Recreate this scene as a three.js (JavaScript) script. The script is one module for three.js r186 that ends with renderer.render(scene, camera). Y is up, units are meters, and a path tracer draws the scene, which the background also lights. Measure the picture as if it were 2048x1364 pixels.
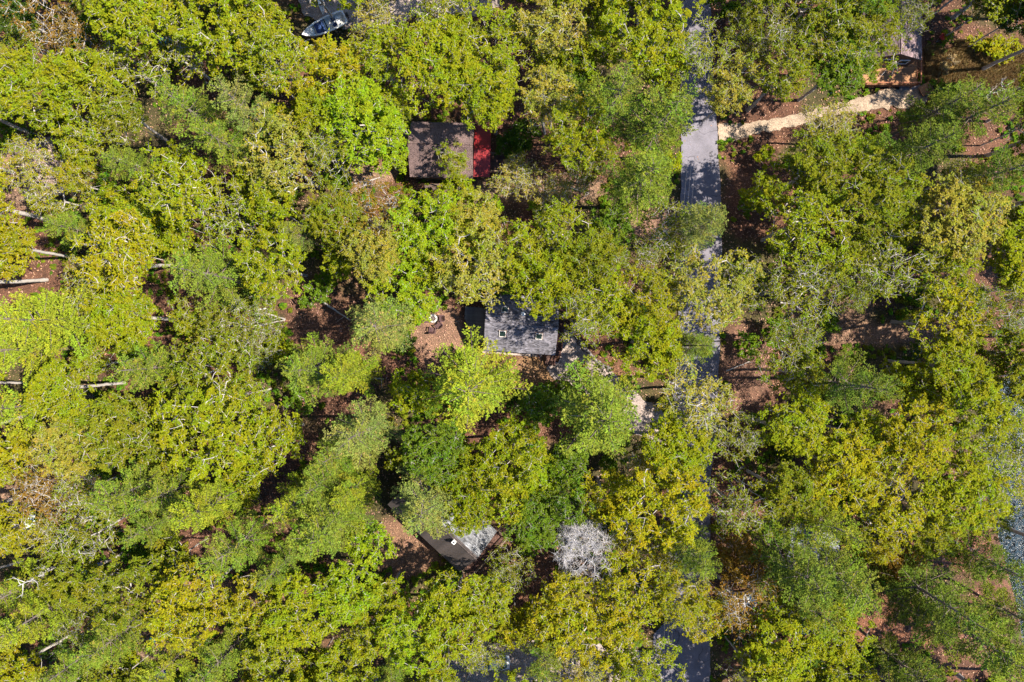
import * as THREE from 'three';
import { Sky } from 'three/addons/objects/Sky.js';
import { mergeGeometries } from 'three/addons/utils/BufferGeometryUtils.js';

// ---------------------------------------------------------------- camera, sky, sun, exposure
const CAMERA_HEIGHT = 85.4, PIXELS_PER_METRE = 16;      // a drone looking straight down; 16 photo pixels to the metre on the ground
const scene = new THREE.Scene();
const camera = new THREE.PerspectiveCamera(53.05, 1024 / 682, 1, 600);
camera.position.set(0, CAMERA_HEIGHT, 0);
camera.up.set(0, 0, -1);
camera.lookAt(0, 0, 0);
const renderer = new THREE.WebGLRenderer();
renderer.toneMapping = THREE.LinearToneMapping;
renderer.toneMappingExposure = 2.55;
renderer.shadowMap.enabled = true;

const SUN_ELEVATION = 53 * Math.PI / 180, SUN_TURN = 0 * Math.PI / 180;   // high in the east, the right of the picture
const sunDirection = new THREE.Vector3(Math.cos(SUN_ELEVATION) * Math.cos(SUN_TURN), Math.sin(SUN_ELEVATION), -Math.cos(SUN_ELEVATION) * Math.sin(SUN_TURN));
const sky = new Sky();
sky.name = 'sky';
sky.scale.setScalar(5000);
sky.userData.kind = 'structure';
sky.material.uniforms.sunPosition.value.copy(sunDirection);
sky.material.uniforms.turbidity.value = 3;
sky.material.uniforms.rayleigh.value = 1.0;
sky.material.uniforms.mieCoefficient.value = 0.004;
scene.add(sky);
scene.environmentIntensity = 0.12;
const sun = new THREE.DirectionalLight(new THREE.Color(1, 0.93, 0.78), 5);
sun.position.copy(sunDirection).multiplyScalar(150);
sun.castShadow = true;
sun.shadow.mapSize.set(4096, 4096);
Object.assign(sun.shadow.camera, { left: -95, right: 95, top: 95, bottom: -95, near: 10, far: 320 });
scene.add(sun, sun.target);

// ---------------------------------------------------------------- small tools
function makeRandom(seed) {
  let s = seed | 0;
  const next = () => { s = (s + 0x6d2b79f5) | 0; let t = Math.imul(s ^ (s >>> 15), 1 | s); t = (t + Math.imul(t ^ (t >>> 7), 61 | t)) ^ t; return ((t ^ (t >>> 14)) >>> 0) / 4294967296; };
  next.range = (a, b) => a + (b - a) * next();
  next.gauss = () => (next() + next() + next() + next() - 2) * 1.0;
  return next;
}
const lerp = THREE.MathUtils.lerp, clamp = THREE.MathUtils.clamp, smooth = (x, a, b) => { const t = clamp((x - a) / (b - a), 0, 1); return t * t * (3 - 2 * t); };
// a point of the ground or, at height h, of the air above it, from where it lies in the survey picture (2048 x 1364)
const at = (px, py, h = 0) => { const k = (1 - h / CAMERA_HEIGHT) / PIXELS_PER_METRE; return [(px - 1024) * k, (py - 682) * k]; };
const hash = (x, y, s) => { let n = Math.imul(x, 374761393) + Math.imul(y, 668265263) + Math.imul(s, 974634777); n = Math.imul(n ^ (n >>> 13), 1274126177); return ((n ^ (n >>> 16)) >>> 0) / 4294967296; };
function valueNoise(x, y, seed, period = 1 << 20) {
  const x0 = Math.floor(x), y0 = Math.floor(y), m = (v) => ((v % period) + period) % period;
  let fx = x - x0, fy = y - y0; fx = fx * fx * (3 - 2 * fx); fy = fy * fy * (3 - 2 * fy);
  return lerp(lerp(hash(m(x0), m(y0), seed), hash(m(x0 + 1), m(y0), seed), fx), lerp(hash(m(x0), m(y0 + 1), seed), hash(m(x0 + 1), m(y0 + 1), seed), fx), fy);
}
function fractal(x, y, seed, octaves = 4, period = 1 << 20) {
  let sum = 0, a = 0.5, total = 0;
  for (let i = 0; i < octaves; i++) { sum += a * valueNoise(x, y, seed + i * 17, period); total += a; a *= 0.5; x *= 2; y *= 2; period *= 2; }
  return sum / total;
}
const usedNames = new Map();
function numbered(name) { const n = usedNames.get(name) ?? 0; usedNames.set(name, n + 1); return n ? `${name}_${String(n).padStart(3, '0')}` : name; }
function tag(o, label, category, group, kind) {
  if (label) o.userData.label = label;
  if (category) o.userData.category = category;
  if (group) o.userData.group = group;
  if (kind) o.userData.kind = kind;
  return o;
}
function thing(name, label, category, [x, y, z] = [0, 0, 0], turn = 0, group) {
  const o = new THREE.Group();
  o.name = numbered(name); o.position.set(x, y, z); o.rotation.y = turn;
  scene.add(o);
  return tag(o, label, category, group);
}
function mesh(name, geometry, material, parent) {
  const o = new THREE.Mesh(Array.isArray(geometry) ? mergeGeometries(geometry.map((g) => (g.index ? g.toNonIndexed() : g))) : geometry, material);
  o.name = parent === scene ? numbered(name) : name; o.castShadow = o.receiveShadow = true;
  parent.add(o);
  return o;
}
// uv in metres, taken along the two axes that a face spans
function metreUV(g) {
  const p = g.attributes.position, n = g.attributes.normal, uv = new Float32Array(p.count * 2);
  for (let i = 0; i < p.count; i++) {
    const ax = Math.abs(n.getX(i)), ay = Math.abs(n.getY(i)), az = Math.abs(n.getZ(i));
    const [u, v] = ay >= ax && ay >= az ? [p.getX(i), p.getZ(i)] : ax >= az ? [p.getZ(i), p.getY(i)] : [p.getX(i), p.getY(i)];
    uv[i * 2] = u; uv[i * 2 + 1] = v;
  }
  g.setAttribute('uv', new THREE.BufferAttribute(uv, 2));
  return g;
}
const box = (w, h, d, x = 0, y = 0, z = 0, rx = 0, ry = 0, rz = 0) => {
  const g = metreUV(new THREE.BoxGeometry(w, h, d));
  if (rx || ry || rz) g.applyMatrix4(new THREE.Matrix4().makeRotationFromEuler(new THREE.Euler(rx, ry, rz)));
  return g.translate(x, y, z);
};
const cylinder = (r0, r1, h, x = 0, y = 0, z = 0, sides = 10, rx = 0, ry = 0, rz = 0) => {
  const g = new THREE.CylinderGeometry(r0, r1, h, sides);
  if (rx || ry || rz) g.applyMatrix4(new THREE.Matrix4().makeRotationFromEuler(new THREE.Euler(rx, ry, rz)));
  return g.translate(x, y, z);
};
// a bar of square section between two points
function bar(a, b, w, h = w) {
  const A = new THREE.Vector3(...a), B = new THREE.Vector3(...b), g = metreUV(new THREE.BoxGeometry(w, h, A.distanceTo(B)));
  const m = new THREE.Matrix4().lookAt(B, A, Math.abs(B.y - A.y) > 0.999 * A.distanceTo(B) ? new THREE.Vector3(1, 0, 0) : new THREE.Vector3(0, 1, 0));
  g.applyMatrix4(m);
  return g.translate((A.x + B.x) / 2, (A.y + B.y) / 2, (A.z + B.z) / 2);
}
function rod(a, b, r0, r1 = r0, sides = 6) {
  const A = new THREE.Vector3(...a), B = new THREE.Vector3(...b), g = new THREE.CylinderGeometry(r1, r0, A.distanceTo(B), sides);
  g.applyQuaternion(new THREE.Quaternion().setFromUnitVectors(new THREE.Vector3(0, 1, 0), B.clone().sub(A).normalize()));
  return g.translate((A.x + B.x) / 2, (A.y + B.y) / 2, (A.z + B.z) / 2);
}
const inside = (poly, x, y) => { let c = false; for (let i = 0, j = poly.length - 1; i < poly.length; j = i++) { const [xi, yi] = poly[i], [xj, yj] = poly[j]; if ((yi > y) !== (yj > y) && x < ((xj - xi) * (y - yi)) / (yj - yi) + xi) c = !c; } return c; };

// ---------------------------------------------------------------- textures and materials
function texture(size, colour, bump = false) {
  const data = new Uint8Array(size * size * 4);
  for (let y = 0; y < size; y++) for (let x = 0; x < size; x++) {
    const c = colour(x / size, y / size, x, y), i = (y * size + x) * 4;
    for (let k = 0; k < 3; k++) data[i + k] = clamp(Math.round((Array.isArray(c) ? c[k] : c) * 255), 0, 255);
    data[i + 3] = 255;
  }
  const t = new THREE.DataTexture(data, size, size);
  t.wrapS = t.wrapT = THREE.RepeatWrapping; t.magFilter = THREE.LinearFilter;
  if (!bump) t.colorSpace = THREE.SRGBColorSpace;
  t.needsUpdate = true;
  return t;
}
const scaled = (t, metres, metresV = metres) => { const c = t.clone(); c.repeat.set(1 / metres, 1 / metresV); c.needsUpdate = true; return c; };
const rgb = (r, g, b) => new THREE.Color().setRGB(r, g, b);
const standard = (colour, roughness = 0.9, more = {}) => new THREE.MeshStandardMaterial({ color: rgb(...colour), roughness, ...more });

// leaf litter: overlapping dead leaves, each a small fleck of its own tone
const litterTexture = (() => {
  const n = 1024, tone = new Float32Array(n * n).fill(0.42), random = makeRandom(11);
  for (let k = 0; k < 52000; k++) {
    const cx = random() * n, cy = random() * n, a = random() * Math.PI, l = random.range(3, 7.5), w = l * random.range(0.4, 0.65), t = random() < 0.14 ? random.range(0.78, 0.98) : random.range(0.42, 0.76);
    const ca = Math.cos(a), sa = Math.sin(a);
    for (let y = Math.floor(cy - l); y <= cy + l; y++) for (let x = Math.floor(cx - l); x <= cx + l; x++) {
      const u = (x - cx) * ca + (y - cy) * sa, v = -(x - cx) * sa + (y - cy) * ca;
      if ((u / l) ** 2 + Math.abs(v / w) < 1) tone[((y + n) % n) * n + ((x + n) % n)] = t;
    }
  }
  return texture(n, (u, v, x, y) => { const t = tone[y * n + x] * (0.8 + 0.35 * fractal(u * 8, v * 8, 5, 3, 8)); return [t, t * (0.9 + 0.08 * valueNoise(u * 128, v * 128, 9, 128)), t * 0.88]; });
})();
const asphaltTexture = texture(1024, (u, v) => { const f = 0.72 + 0.2 * (fractal(u * 10, v * 10, 21, 4, 10) - 0.5) + 0.3 * (valueNoise(u * 512, v * 512, 23, 512) - 0.5) - 0.25 * smooth(Math.abs(fractal(u * 4, v * 4, 24, 4, 4) - 0.5), 0.012, 0.0); return [f, f, f * 1.02]; });
const gravelTexture = texture(1024, (u, v) => { const f = 0.62 + 0.5 * (valueNoise(u * 200, v * 200, 31, 200) - 0.5) + 0.34 * (valueNoise(u * 420, v * 420, 32, 420) - 0.5) + 0.3 * (fractal(u * 8, v * 8, 33, 4, 8) - 0.5); return [f, f * 0.97, f * 0.95]; });
const shingleTexture = (() => {
  const rows = 28;   // courses in four metres
  return texture(1024, (u, v) => {
    const r = Math.floor(v * rows), within = v * rows - r, shift = hash(r, 0, 41), c = Math.floor((u + shift) * 14), joint = Math.abs(((u + shift) * 14) - c - 0.5);
    let f = 0.62 + 0.3 * (hash(c % 14, r, 42) - 0.5) + 0.28 * (valueNoise(u * 256, v * 256, 43, 256) - 0.5) + 0.42 * (fractal(u * 4, v * 4, 44, 5, 4) - 0.5);
    if (within < 0.1) f *= 0.55;
    if (joint > 0.485 && within < 0.9) f *= 0.7;
    return [f, f, f];
  });
})();
const mossTexture = texture(1024, (u, v) => {   // old shingles speckled with moss and lost granules
  const r = Math.floor(v * 28), within = v * 28 - r, f = 0.66 + 0.3 * (valueNoise(u * 256, v * 256, 51, 256) - 0.5) + 0.3 * (fractal(u * 4, v * 4, 55, 4, 4) - 0.5), m = smooth(fractal(u * 110, v * 110, 52, 2, 110) + 0.25 * (fractal(u * 5, v * 5, 53, 3, 5) - 0.5), 0.54, 0.66), g = (within < 0.1 ? 0.72 : 1) * f * (1 - 0.62 * m);
  return [g, g * (1 - 0.05 * m), g * (1 - 0.1 * m)];
});
const woodTexture = texture(512, (u, v) => { const f = 0.66 + 0.3 * (fractal(u * 6, v * 90, 61, 3, 6) - 0.5) + 0.2 * (fractal(u * 3, v * 3, 63, 3, 3) - 0.5); return [f, f * 0.98, f * 0.95]; });
const streakTexture = texture(512, (u, v) => { const f = 0.6 + 0.75 * (fractal(u * 3, v * 60, 71, 4, 3) - 0.5) + 0.25 * (fractal(u * 20, v * 60, 72, 2, 20) - 0.5); return [f, f * 0.96, f * 0.94]; });
const barkTexture = texture(512, (u, v) => { const f = 0.62 + 0.5 * (fractal(u * 40, v * 6, 81, 3, 40) - 0.5) + 0.35 * (fractal(u * 6, v * 6, 82, 3, 6) - 0.5); return [f, f * 0.97, f * 0.94]; });
const waveTexture = texture(512, (u, v) => 0.5 + 0.8 * (fractal(u * 12, v * 20, 91, 4, 12) - 0.5), true);

const leafMaterial = (r, g, b) => new THREE.MeshPhysicalMaterial({ color: rgb(r, g, b), roughness: 1, specularIntensity: 0.12, transmission: 0.42, thickness: 0, side: THREE.DoubleSide, vertexColors: true });
const needleMaterial = (r, g, b) => new THREE.MeshPhysicalMaterial({ color: rgb(r, g, b), roughness: 0.95, specularIntensity: 0.15, side: THREE.DoubleSide, vertexColors: true });
const LEAF = {
  yellowgreen: leafMaterial(0.228, 0.262, 0.006),
  lime: leafMaterial(0.235, 0.320, 0.008),
  olive: leafMaterial(0.180, 0.205, 0.008),
  gold: leafMaterial(0.278, 0.272, 0.006),
  pale: leafMaterial(0.285, 0.270, 0.030),
  bronze: leafMaterial(0.220, 0.135, 0.016),
  green: leafMaterial(0.120, 0.190, 0.010),
  deep: leafMaterial(0.070, 0.120, 0.010),
  pine: needleMaterial(0.135, 0.180, 0.018),
  pinegrey: needleMaterial(0.160, 0.185, 0.036),
  pinelight: needleMaterial(0.195, 0.235, 0.016),
  pinedark: needleMaterial(0.105, 0.145, 0.016),
  grass: leafMaterial(0.30, 0.21, 0.085),
};
const BARK = standard([0.38, 0.335, 0.31], 0.95), BARK_PALE = standard([0.40, 0.36, 0.335], 0.95), BARK_DARK = standard([0.16, 0.12, 0.10], 0.95), BARK_SNOWY = standard([0.44, 0.41, 0.41], 0.95), BARK_DEAD = standard([0.42, 0.38, 0.36], 0.95);

// ---------------------------------------------------------------- the setting: ground, road, drives, lake
// patches of other ground on the forest floor, and one of painted sunlight on litter, in picture coordinates: centre, half sizes, colour
const LITTER = [0.27, 0.135, 0.088];
const patches = [
  [880, 685, 62, 75, [0.52, 0.33, 0.25]], [1065, 748, 48, 46, [0.58, 0.37, 0.20]], [1060, 378, 170, 30, [0.52, 0.36, 0.26]], [720, 352, 75, 28, [0.52, 0.36, 0.27]],
  [945, 392, 60, 18, [0.50, 0.41, 0.31]], [1950, 140, 125, 52, [0.60, 0.42, 0.20]], [1750, 668, 130, 26, [0.58, 0.38, 0.28]], [820, 1095, 70, 65, [0.50, 0.30, 0.21]],  // long thin strip at right: leaf litter with sunlight put into its colour
  [985, 1105, 50, 40, [0.46, 0.26, 0.18]], [640, 640, 70, 70, [0.30, 0.16, 0.11]], [100, 985, 130, 45, [0.52, 0.36, 0.27]], [1490, 720, 55, 90, [0.36, 0.21, 0.16]],
  [1470, 1090, 60, 70, [0.46, 0.27, 0.18]], [1790, 1240, 110, 60, [0.42, 0.19, 0.11]], [1930, 1100, 60, 45, [0.42, 0.19, 0.13]], [310, 1290, 70, 40, [0.48, 0.34, 0.26]],
  [1320, 440, 70, 60, [0.48, 0.30, 0.24]], [60, 345, 90, 70, [0.50, 0.35, 0.27]], [1250, 745, 50, 25, [0.40, 0.21, 0.13]], [1060, 30, 90, 30, [0.40, 0.22, 0.13]],
  [1650, 640, 90, 60, [0.46, 0.30, 0.22]], [430, 1200, 150, 50, [0.46, 0.28, 0.19]],
];
const groundMaterial = new THREE.MeshStandardMaterial({ roughness: 1, vertexColors: true, map: scaled(litterTexture, 9) });
const lakeLine = (z) => 61.6 - 2.5 * Math.sin(z * 0.12) + (z < 8 ? (8 - z) * (8 - z) * 0.12 : 0);   // the shore, east of which the ground dips under the water
{
  const positions = [], colours = [], uvs = [], index = [], xs = [], zs = [];
  for (let x = -300; x < -96; x += 12) xs.push(x);
  for (let x = -96; x <= 96; x += 0.6) xs.push(x);
  for (let x = 108; x <= 300; x += 12) xs.push(x);
  for (let z = -300; z < -66; z += 12) zs.push(z);
  for (let z = -66; z <= 66; z += 0.6) zs.push(z);
  for (let z = 78; z <= 300; z += 12) zs.push(z);
  for (const z of zs) for (const x of xs) {
    const px = 1024 + x * PIXELS_PER_METRE, py = 682 + z * PIXELS_PER_METRE, c = [...LITTER], v = 0.8 + 0.45 * fractal(x * 0.22, z * 0.22, 101, 4);
    c.forEach((k, i) => { c[i] = k * v; });
    const green = 0.75 * smooth(fractal(x * 0.13 + 40, z * 0.13, 103, 4), 0.5, 0.62);      // moss and seedlings between the leaves
    [0.10, 0.13, 0.03].forEach((k, i) => { c[i] = lerp(c[i], k * v, green); });
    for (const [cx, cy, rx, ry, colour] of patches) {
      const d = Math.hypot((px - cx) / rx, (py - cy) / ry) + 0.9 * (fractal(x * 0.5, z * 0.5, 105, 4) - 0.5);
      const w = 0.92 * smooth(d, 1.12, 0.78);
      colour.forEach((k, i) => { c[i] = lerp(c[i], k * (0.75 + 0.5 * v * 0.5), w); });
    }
    const dip = smooth(x, lakeLine(z) - 1.5, lakeLine(z) + 3);
    positions.push(x, -0.04 - 0.16 * fractal(x * 0.4, z * 0.4, 107, 3) - 1.6 * dip, z);
    colours.push(...c); uvs.push(x, z);
  }
  const nx = xs.length;
  for (let j = 0; j + 1 < zs.length; j++) for (let i = 0; i + 1 < nx; i++) { const a = j * nx + i; index.push(a, a + nx, a + 1, a + 1, a + nx, a + nx + 1); }
  const g = new THREE.BufferGeometry();
  g.setAttribute('position', new THREE.Float32BufferAttribute(positions, 3)); g.setAttribute('color', new THREE.Float32BufferAttribute(colours, 3)); g.setAttribute('uv', new THREE.Float32BufferAttribute(uvs, 2));
  g.setIndex(index); g.computeVertexNormals();
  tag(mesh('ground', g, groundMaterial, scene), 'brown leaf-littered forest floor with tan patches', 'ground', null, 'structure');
}
// a flat sheet with a ragged edge, from an outline in picture coordinates; rim is how far its edge turns down
function sheet(name, outline, y, material, ragged, label, category, seed) {
  const pts = outline.map(([px, py]) => at(px, py)), edge = [];
  pts.forEach(([x, z], i) => {
    const [x1, z1] = pts[(i + 1) % pts.length], n = Math.max(1, Math.round(Math.hypot(x1 - x, z1 - z) / 0.35));
    for (let k = 0; k < n; k++) { const X = lerp(x, x1, k / n), Z = lerp(z, z1, k / n); edge.push([X + ragged * 2 * (fractal(X * 1.3, Z * 1.3, seed, 3) - 0.5), Z + ragged * 2 * (fractal(X * 1.3 + 50, Z * 1.3, seed, 3) - 0.5)]); }
  });
  const shape = new THREE.Shape(edge.map(([x, z]) => new THREE.Vector2(x, -z)));
  const g = new THREE.ExtrudeGeometry(shape, { depth: 0.26, bevelEnabled: false }).rotateX(-Math.PI / 2).translate(0, y - 0.26, 0);
  metreUV(g);
  return tag(mesh(name, g, material, scene), label, category, null, 'structure');
}
const asphaltMaterial = standard([0.33, 0.30, 0.345], 0.92, { map: scaled(asphaltTexture, 11) });
const sandMaterial = standard([0.74, 0.58, 0.44], 1, { map: scaled(gravelTexture, 7) });
const gravelMaterial = standard([0.78, 0.66, 0.62], 1, { map: scaled(gravelTexture, 7) });
const greyGravelMaterial = standard([0.46, 0.42, 0.46], 1, { map: scaled(gravelTexture, 6) });
const roadLeft = [[1366, -400], [1364, 0], [1362, 380], [1361, 528], [1353, 700], [1344, 870], [1338, 1000], [1334, 1240]], roadRight = [[1420, 1800], [1420, 1364], [1421, 966], [1430, 870], [1440, 700], [1444, 528], [1441, 380], [1422, 60], [1420, -400]];
const roadOutline = [...roadLeft, [1306, 1270], [1312, 1364], [1318, 1450], [1330, 1800], ...roadRight];
sheet('road', roadOutline, 0.0, asphaltMaterial, 0.12, 'straight grey asphalt lane running from top to bottom', 'road', 201);
const driveOutlines = {
  cottage: [[1122, 655], [1140, 664], [1163, 690], [1186, 716], [1214, 734], [1238, 758], [1290, 800], [1356, 832], [1351, 900], [1300, 880], [1235, 850], [1190, 800], [1150, 772], [1100, 752], [1092, 738], [1104, 726], [1116, 724], [1122, 700]],
  upper: [[1436, 246], [1480, 250], [1560, 236], [1660, 212], [1760, 182], [1850, 170], [1868, 186], [1850, 208], [1760, 217], [1640, 238], [1560, 258], [1490, 274], [1438, 282]],
  boat: [[560, -120], [1010, -120], [1000, 12], [940, 34], [860, 22], [800, 44], [720, 60], [640, 44], [606, 30]],
  lower: [[900, 1306], [960, 1286], [1060, 1280], [1180, 1284], [1250, 1300], [1312, 1300], [1316, 1400], [1200, 1480], [900, 1480], [860, 1400]],
};
sheet('driveway', driveOutlines.cottage, 0.004, gravelMaterial, 0.3, 'pale pink gravel drive beside the skylit cottage', 'driveway', 211);
sheet('driveway', driveOutlines.upper, 0.004, sandMaterial, 0.6, 'sandy gravel drive from the road to the deck house', 'driveway', 212);
sheet('driveway', driveOutlines.boat, 0.004, gravelMaterial, 0.4, 'pale gravel yard under the boats at the top edge', 'driveway', 213);
sheet('driveway', driveOutlines.lower, 0.008, gravelMaterial, 0.4, 'whitish gravel yard at the bottom edge', 'driveway', 214);
sheet('gravel_pad', [[1796, 160], [1846, 158], [1846, 178], [1800, 180]], 0.012, greyGravelMaterial, 0.15, 'grey gravel pad below the orange deck', 'gravel', 215);
{
  const g = new THREE.PlaneGeometry(240, 260, 1, 1).rotateX(-Math.PI / 2).translate(174, -0.55, 80);
  metreUV(g);
  const water = new THREE.MeshPhysicalMaterial({ color: rgb(0.012, 0.016, 0.018), roughness: 0.26, bumpMap: scaled(waveTexture, 5), bumpScale: 0.6, specularIntensity: 1 });
  tag(mesh('lake', g, water, scene), 'glittering rippled lake at the lower right edge', 'lake', null, 'structure');
}

// ---------------------------------------------------------------- trees
class Surface {
  constructor() { this.p = []; this.c = []; this.i = []; }
  // tapered limb between two points, open at both ends
  limb(a, b, ra, rb, sides) {
    const d = new THREE.Vector3().subVectors(b, a), u = new THREE.Vector3(Math.abs(d.y) > 0.9 * d.length() ? 1 : 0, Math.abs(d.y) > 0.9 * d.length() ? 0 : 1, 0).cross(d).normalize(), v = new THREE.Vector3().crossVectors(d, u).normalize(), n = this.p.length / 3;
    for (const [o, r] of [[a, ra], [b, rb]]) for (let k = 0; k < sides; k++) { const t = (k / sides) * 2 * Math.PI, c = Math.cos(t) * r, s = Math.sin(t) * r; this.p.push(o.x + u.x * c + v.x * s, o.y + u.y * c + v.y * s, o.z + u.z * c + v.z * s); }
    for (let k = 0; k < sides; k++) { const e = (k + 1) % sides; this.i.push(n + k, n + e, n + sides + k, n + e, n + sides + e, n + sides + k); }
  }
  // one leaf: a diamond of two triangles
  leaf(x, y, z, dir, side, l, w, c) {
    const n = this.p.length / 3;
    this.p.push(x - dir.x * l, y - dir.y * l, z - dir.z * l, x + side.x * w, y + side.y * w, z + side.z * w, x + dir.x * l, y + dir.y * l, z + dir.z * l, x - side.x * w, y - side.y * w, z - side.z * w);
    for (let k = 0; k < 4; k++) this.c.push(...c);
    this.i.push(n, n + 1, n + 2, n, n + 2, n + 3);
  }
  geometry() {
    const g = new THREE.BufferGeometry();
    g.setAttribute('position', new THREE.Float32BufferAttribute(this.p, 3));
    if (this.c.length) g.setAttribute('color', new THREE.Float32BufferAttribute(this.c, 3));
    g.setIndex(this.i);
    if (!this.c.length) g.computeVertexNormals();
    return g;
  }
}
const V = (x, y, z) => new THREE.Vector3(x, y, z);
function leafTuft(surface, random, x, y, z, size, tint, leaves, upright = 0.8) {
  const bright = random.range(0.72, 1.22), warm = random.range(0.9, 1.12);
  for (let k = 0; k < leaves; k++) {
    const turn = random() * 2 * Math.PI, n = V(random.gauss() * 0.75, upright + random() * 0.6, random.gauss() * 0.75).normalize(), d = V(Math.cos(turn), random.range(-0.4, 0.4), Math.sin(turn));
    d.addScaledVector(n, -d.dot(n)).normalize();
    const s = V(0, 0, 0).crossVectors(n, d), l = size * random.range(0.42, 0.72), own = bright * random.range(0.88, 1.12);
    surface.leaf(x + d.x * l * 0.8 + random.gauss() * size * 0.25, y + random.gauss() * size * 0.3, z + d.z * l * 0.8 + random.gauss() * size * 0.25, d, s, l, l * random.range(0.55, 0.8), [tint[0] * own * warm, tint[1] * own, tint[2] * own / warm]);
  }
}
// a broadleaf tree: sprays of leaves are spread through the crown and joined to the trunk by limbs that thin out
function growBroadleaf(seed, { height, radius, sprays, tufts, leaves = 4, size = 0.2, base = 0.5, twigs = 5, spread = 0.62, trunks = 1, bare = false }) {
  const random = makeRandom(seed), nodes = [], centreY = height * (0.5 + base / 2 + 0.06), halfHeight = height - centreY;
  const add = (position, parent) => { nodes.push({ position, parent, load: 0 }); return nodes.length - 1; };
  for (let t = 0; t < trunks; t++) {
    let last = -1, x = random.gauss() * 0.1 + (trunks > 1 ? random.range(-0.3, 0.3) : 0), z = random.gauss() * 0.1 + (trunks > 1 ? random.range(-0.3, 0.3) : 0);
    const leanX = random.gauss() * 0.05 + (trunks > 1 ? (t - (trunks - 1) / 2) * 0.16 : 0), leanZ = random.gauss() * 0.05, top = height * (base + random.range(0.12, 0.3));
    for (let y = -0.4; y < top; y += 0.9) { last = add(V(x, y, z), last); nodes[last].trunk = true; x += leanX * 0.9 + random.gauss() * 0.07; z += leanZ * 0.9 + random.gauss() * 0.07; }
  }
  const lobes = [...Array(7)].map(() => [V(random.gauss(), random.gauss() * 0.6, random.gauss()).normalize(), random.range(-0.36, 0.42)]);
  const targets = [];
  while (targets.length < sprays) {
    const d = V(random.gauss(), random.gauss() * 0.8 + 0.25, random.gauss()).normalize();
    let reach = 0.98; for (const [q, s] of lobes) reach += s * Math.max(0, d.dot(q)) ** 3;
    const r = reach * Math.pow(random(), 0.42);
    const p = V(d.x * r * radius, centreY + d.y * r * halfHeight, d.z * r * radius);
    if (targets.every((q) => q.distanceTo(p) > radius * 0.13)) targets.push(p); else if (random() < 0.05) targets.push(p);
  }
  targets.sort((a, b) => Math.hypot(a.x, a.z, (a.y - height * base) * 0.8) - Math.hypot(b.x, b.z, (b.y - height * base) * 0.8));
  const ends = [];
  for (const p of targets) {
    let best = 0, cost = Infinity;
    nodes.forEach((n, k) => { if (n.position.y < height * base * 0.75) return; const q = n.position, d = q.distanceTo(p), c = d * (1 + 0.9 * Math.max(0, q.y - p.y + 0.25 * d) / (d + 0.01)); if (c < cost) { cost = c; best = k; } });
    const from = nodes[best].position, d = from.distanceTo(p), steps = Math.max(1, Math.round(d / 0.6)), sag = V(random.gauss() * 0.16 * d, -random.range(0.0, 0.14) * d, random.gauss() * 0.16 * d);
    let last = best;
    for (let k = 1; k <= steps; k++) { const t = k / steps; last = add(from.clone().lerp(p, t).addScaledVector(sag, Math.sin(t * Math.PI)).add(V(random.gauss() * 0.05, random.gauss() * 0.05, random.gauss() * 0.05).multiplyScalar(t < 1 ? 1 : 0)), last); }
    ends.push(last);
  }
  for (const e of ends) for (let k = e; k >= 0; k = nodes[k].parent) nodes[k].load++;
  const thick = (n) => (n.load ? (bare ? 0.021 : 0.0145) * Math.pow(n.load, 0.54) * (height / 15) : 0.02) + 0.006, trunk = new Surface(), branches = new Surface(), crown = new Surface();
  for (const n of nodes) if (n.parent >= 0) { const q = nodes[n.parent]; (n.trunk ? trunk : branches).limb(q.position, n.position, Math.min(thick(q), n.trunk ? 9 : thick(n) * 1.35) * (q.position.y < 0.6 ? 1.25 : 1), thick(n), n.trunk ? 7 : n.load > 4 ? 5 : 4); }
  for (const e of ends) {
    const o = nodes[e].position, count = Math.round(tufts * random.range(0.6, 1.35)), tint = [random.range(0.86, 1.14), random.range(0.93, 1.07), random.range(0.8, 1.25)], s = spread * random.range(0.75, 1.25);
    const heads = [];
    for (let k = 0; k < twigs; k++) { const q = o.clone().add(V(random.gauss() * s * 1.2, random.range(-0.1, 0.45) * s, random.gauss() * s * 1.2)); heads.push(q); branches.limb(o, q, bare ? 0.014 : 0.02, bare ? 0.009 : 0.009, 3); if (bare) for (let m = 0; m < 5; m++) { const e2 = q.clone().add(V(random.gauss() * 0.4, random.range(-0.05, 0.4), random.gauss() * 0.4)); branches.limb(o.clone().lerp(q, random.range(0.4, 1)), e2, 0.010, 0.007, 3); } }
    for (let k = 0; k < count; k++) { const h = heads[k % heads.length], q = o.clone().lerp(h, random.range(0.25, 1.15)); leafTuft(crown, random, q.x + random.gauss() * s * 0.42, q.y + random.gauss() * s * 0.3, q.z + random.gauss() * s * 0.42, size * random.range(0.75, 1.25), tint, leaves); }
  }
  return { trunk: mergeGeometries([trunk.geometry(), branches.geometry()]), crown: crown.p.length ? crown.geometry() : null, height, radius };
}
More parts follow.
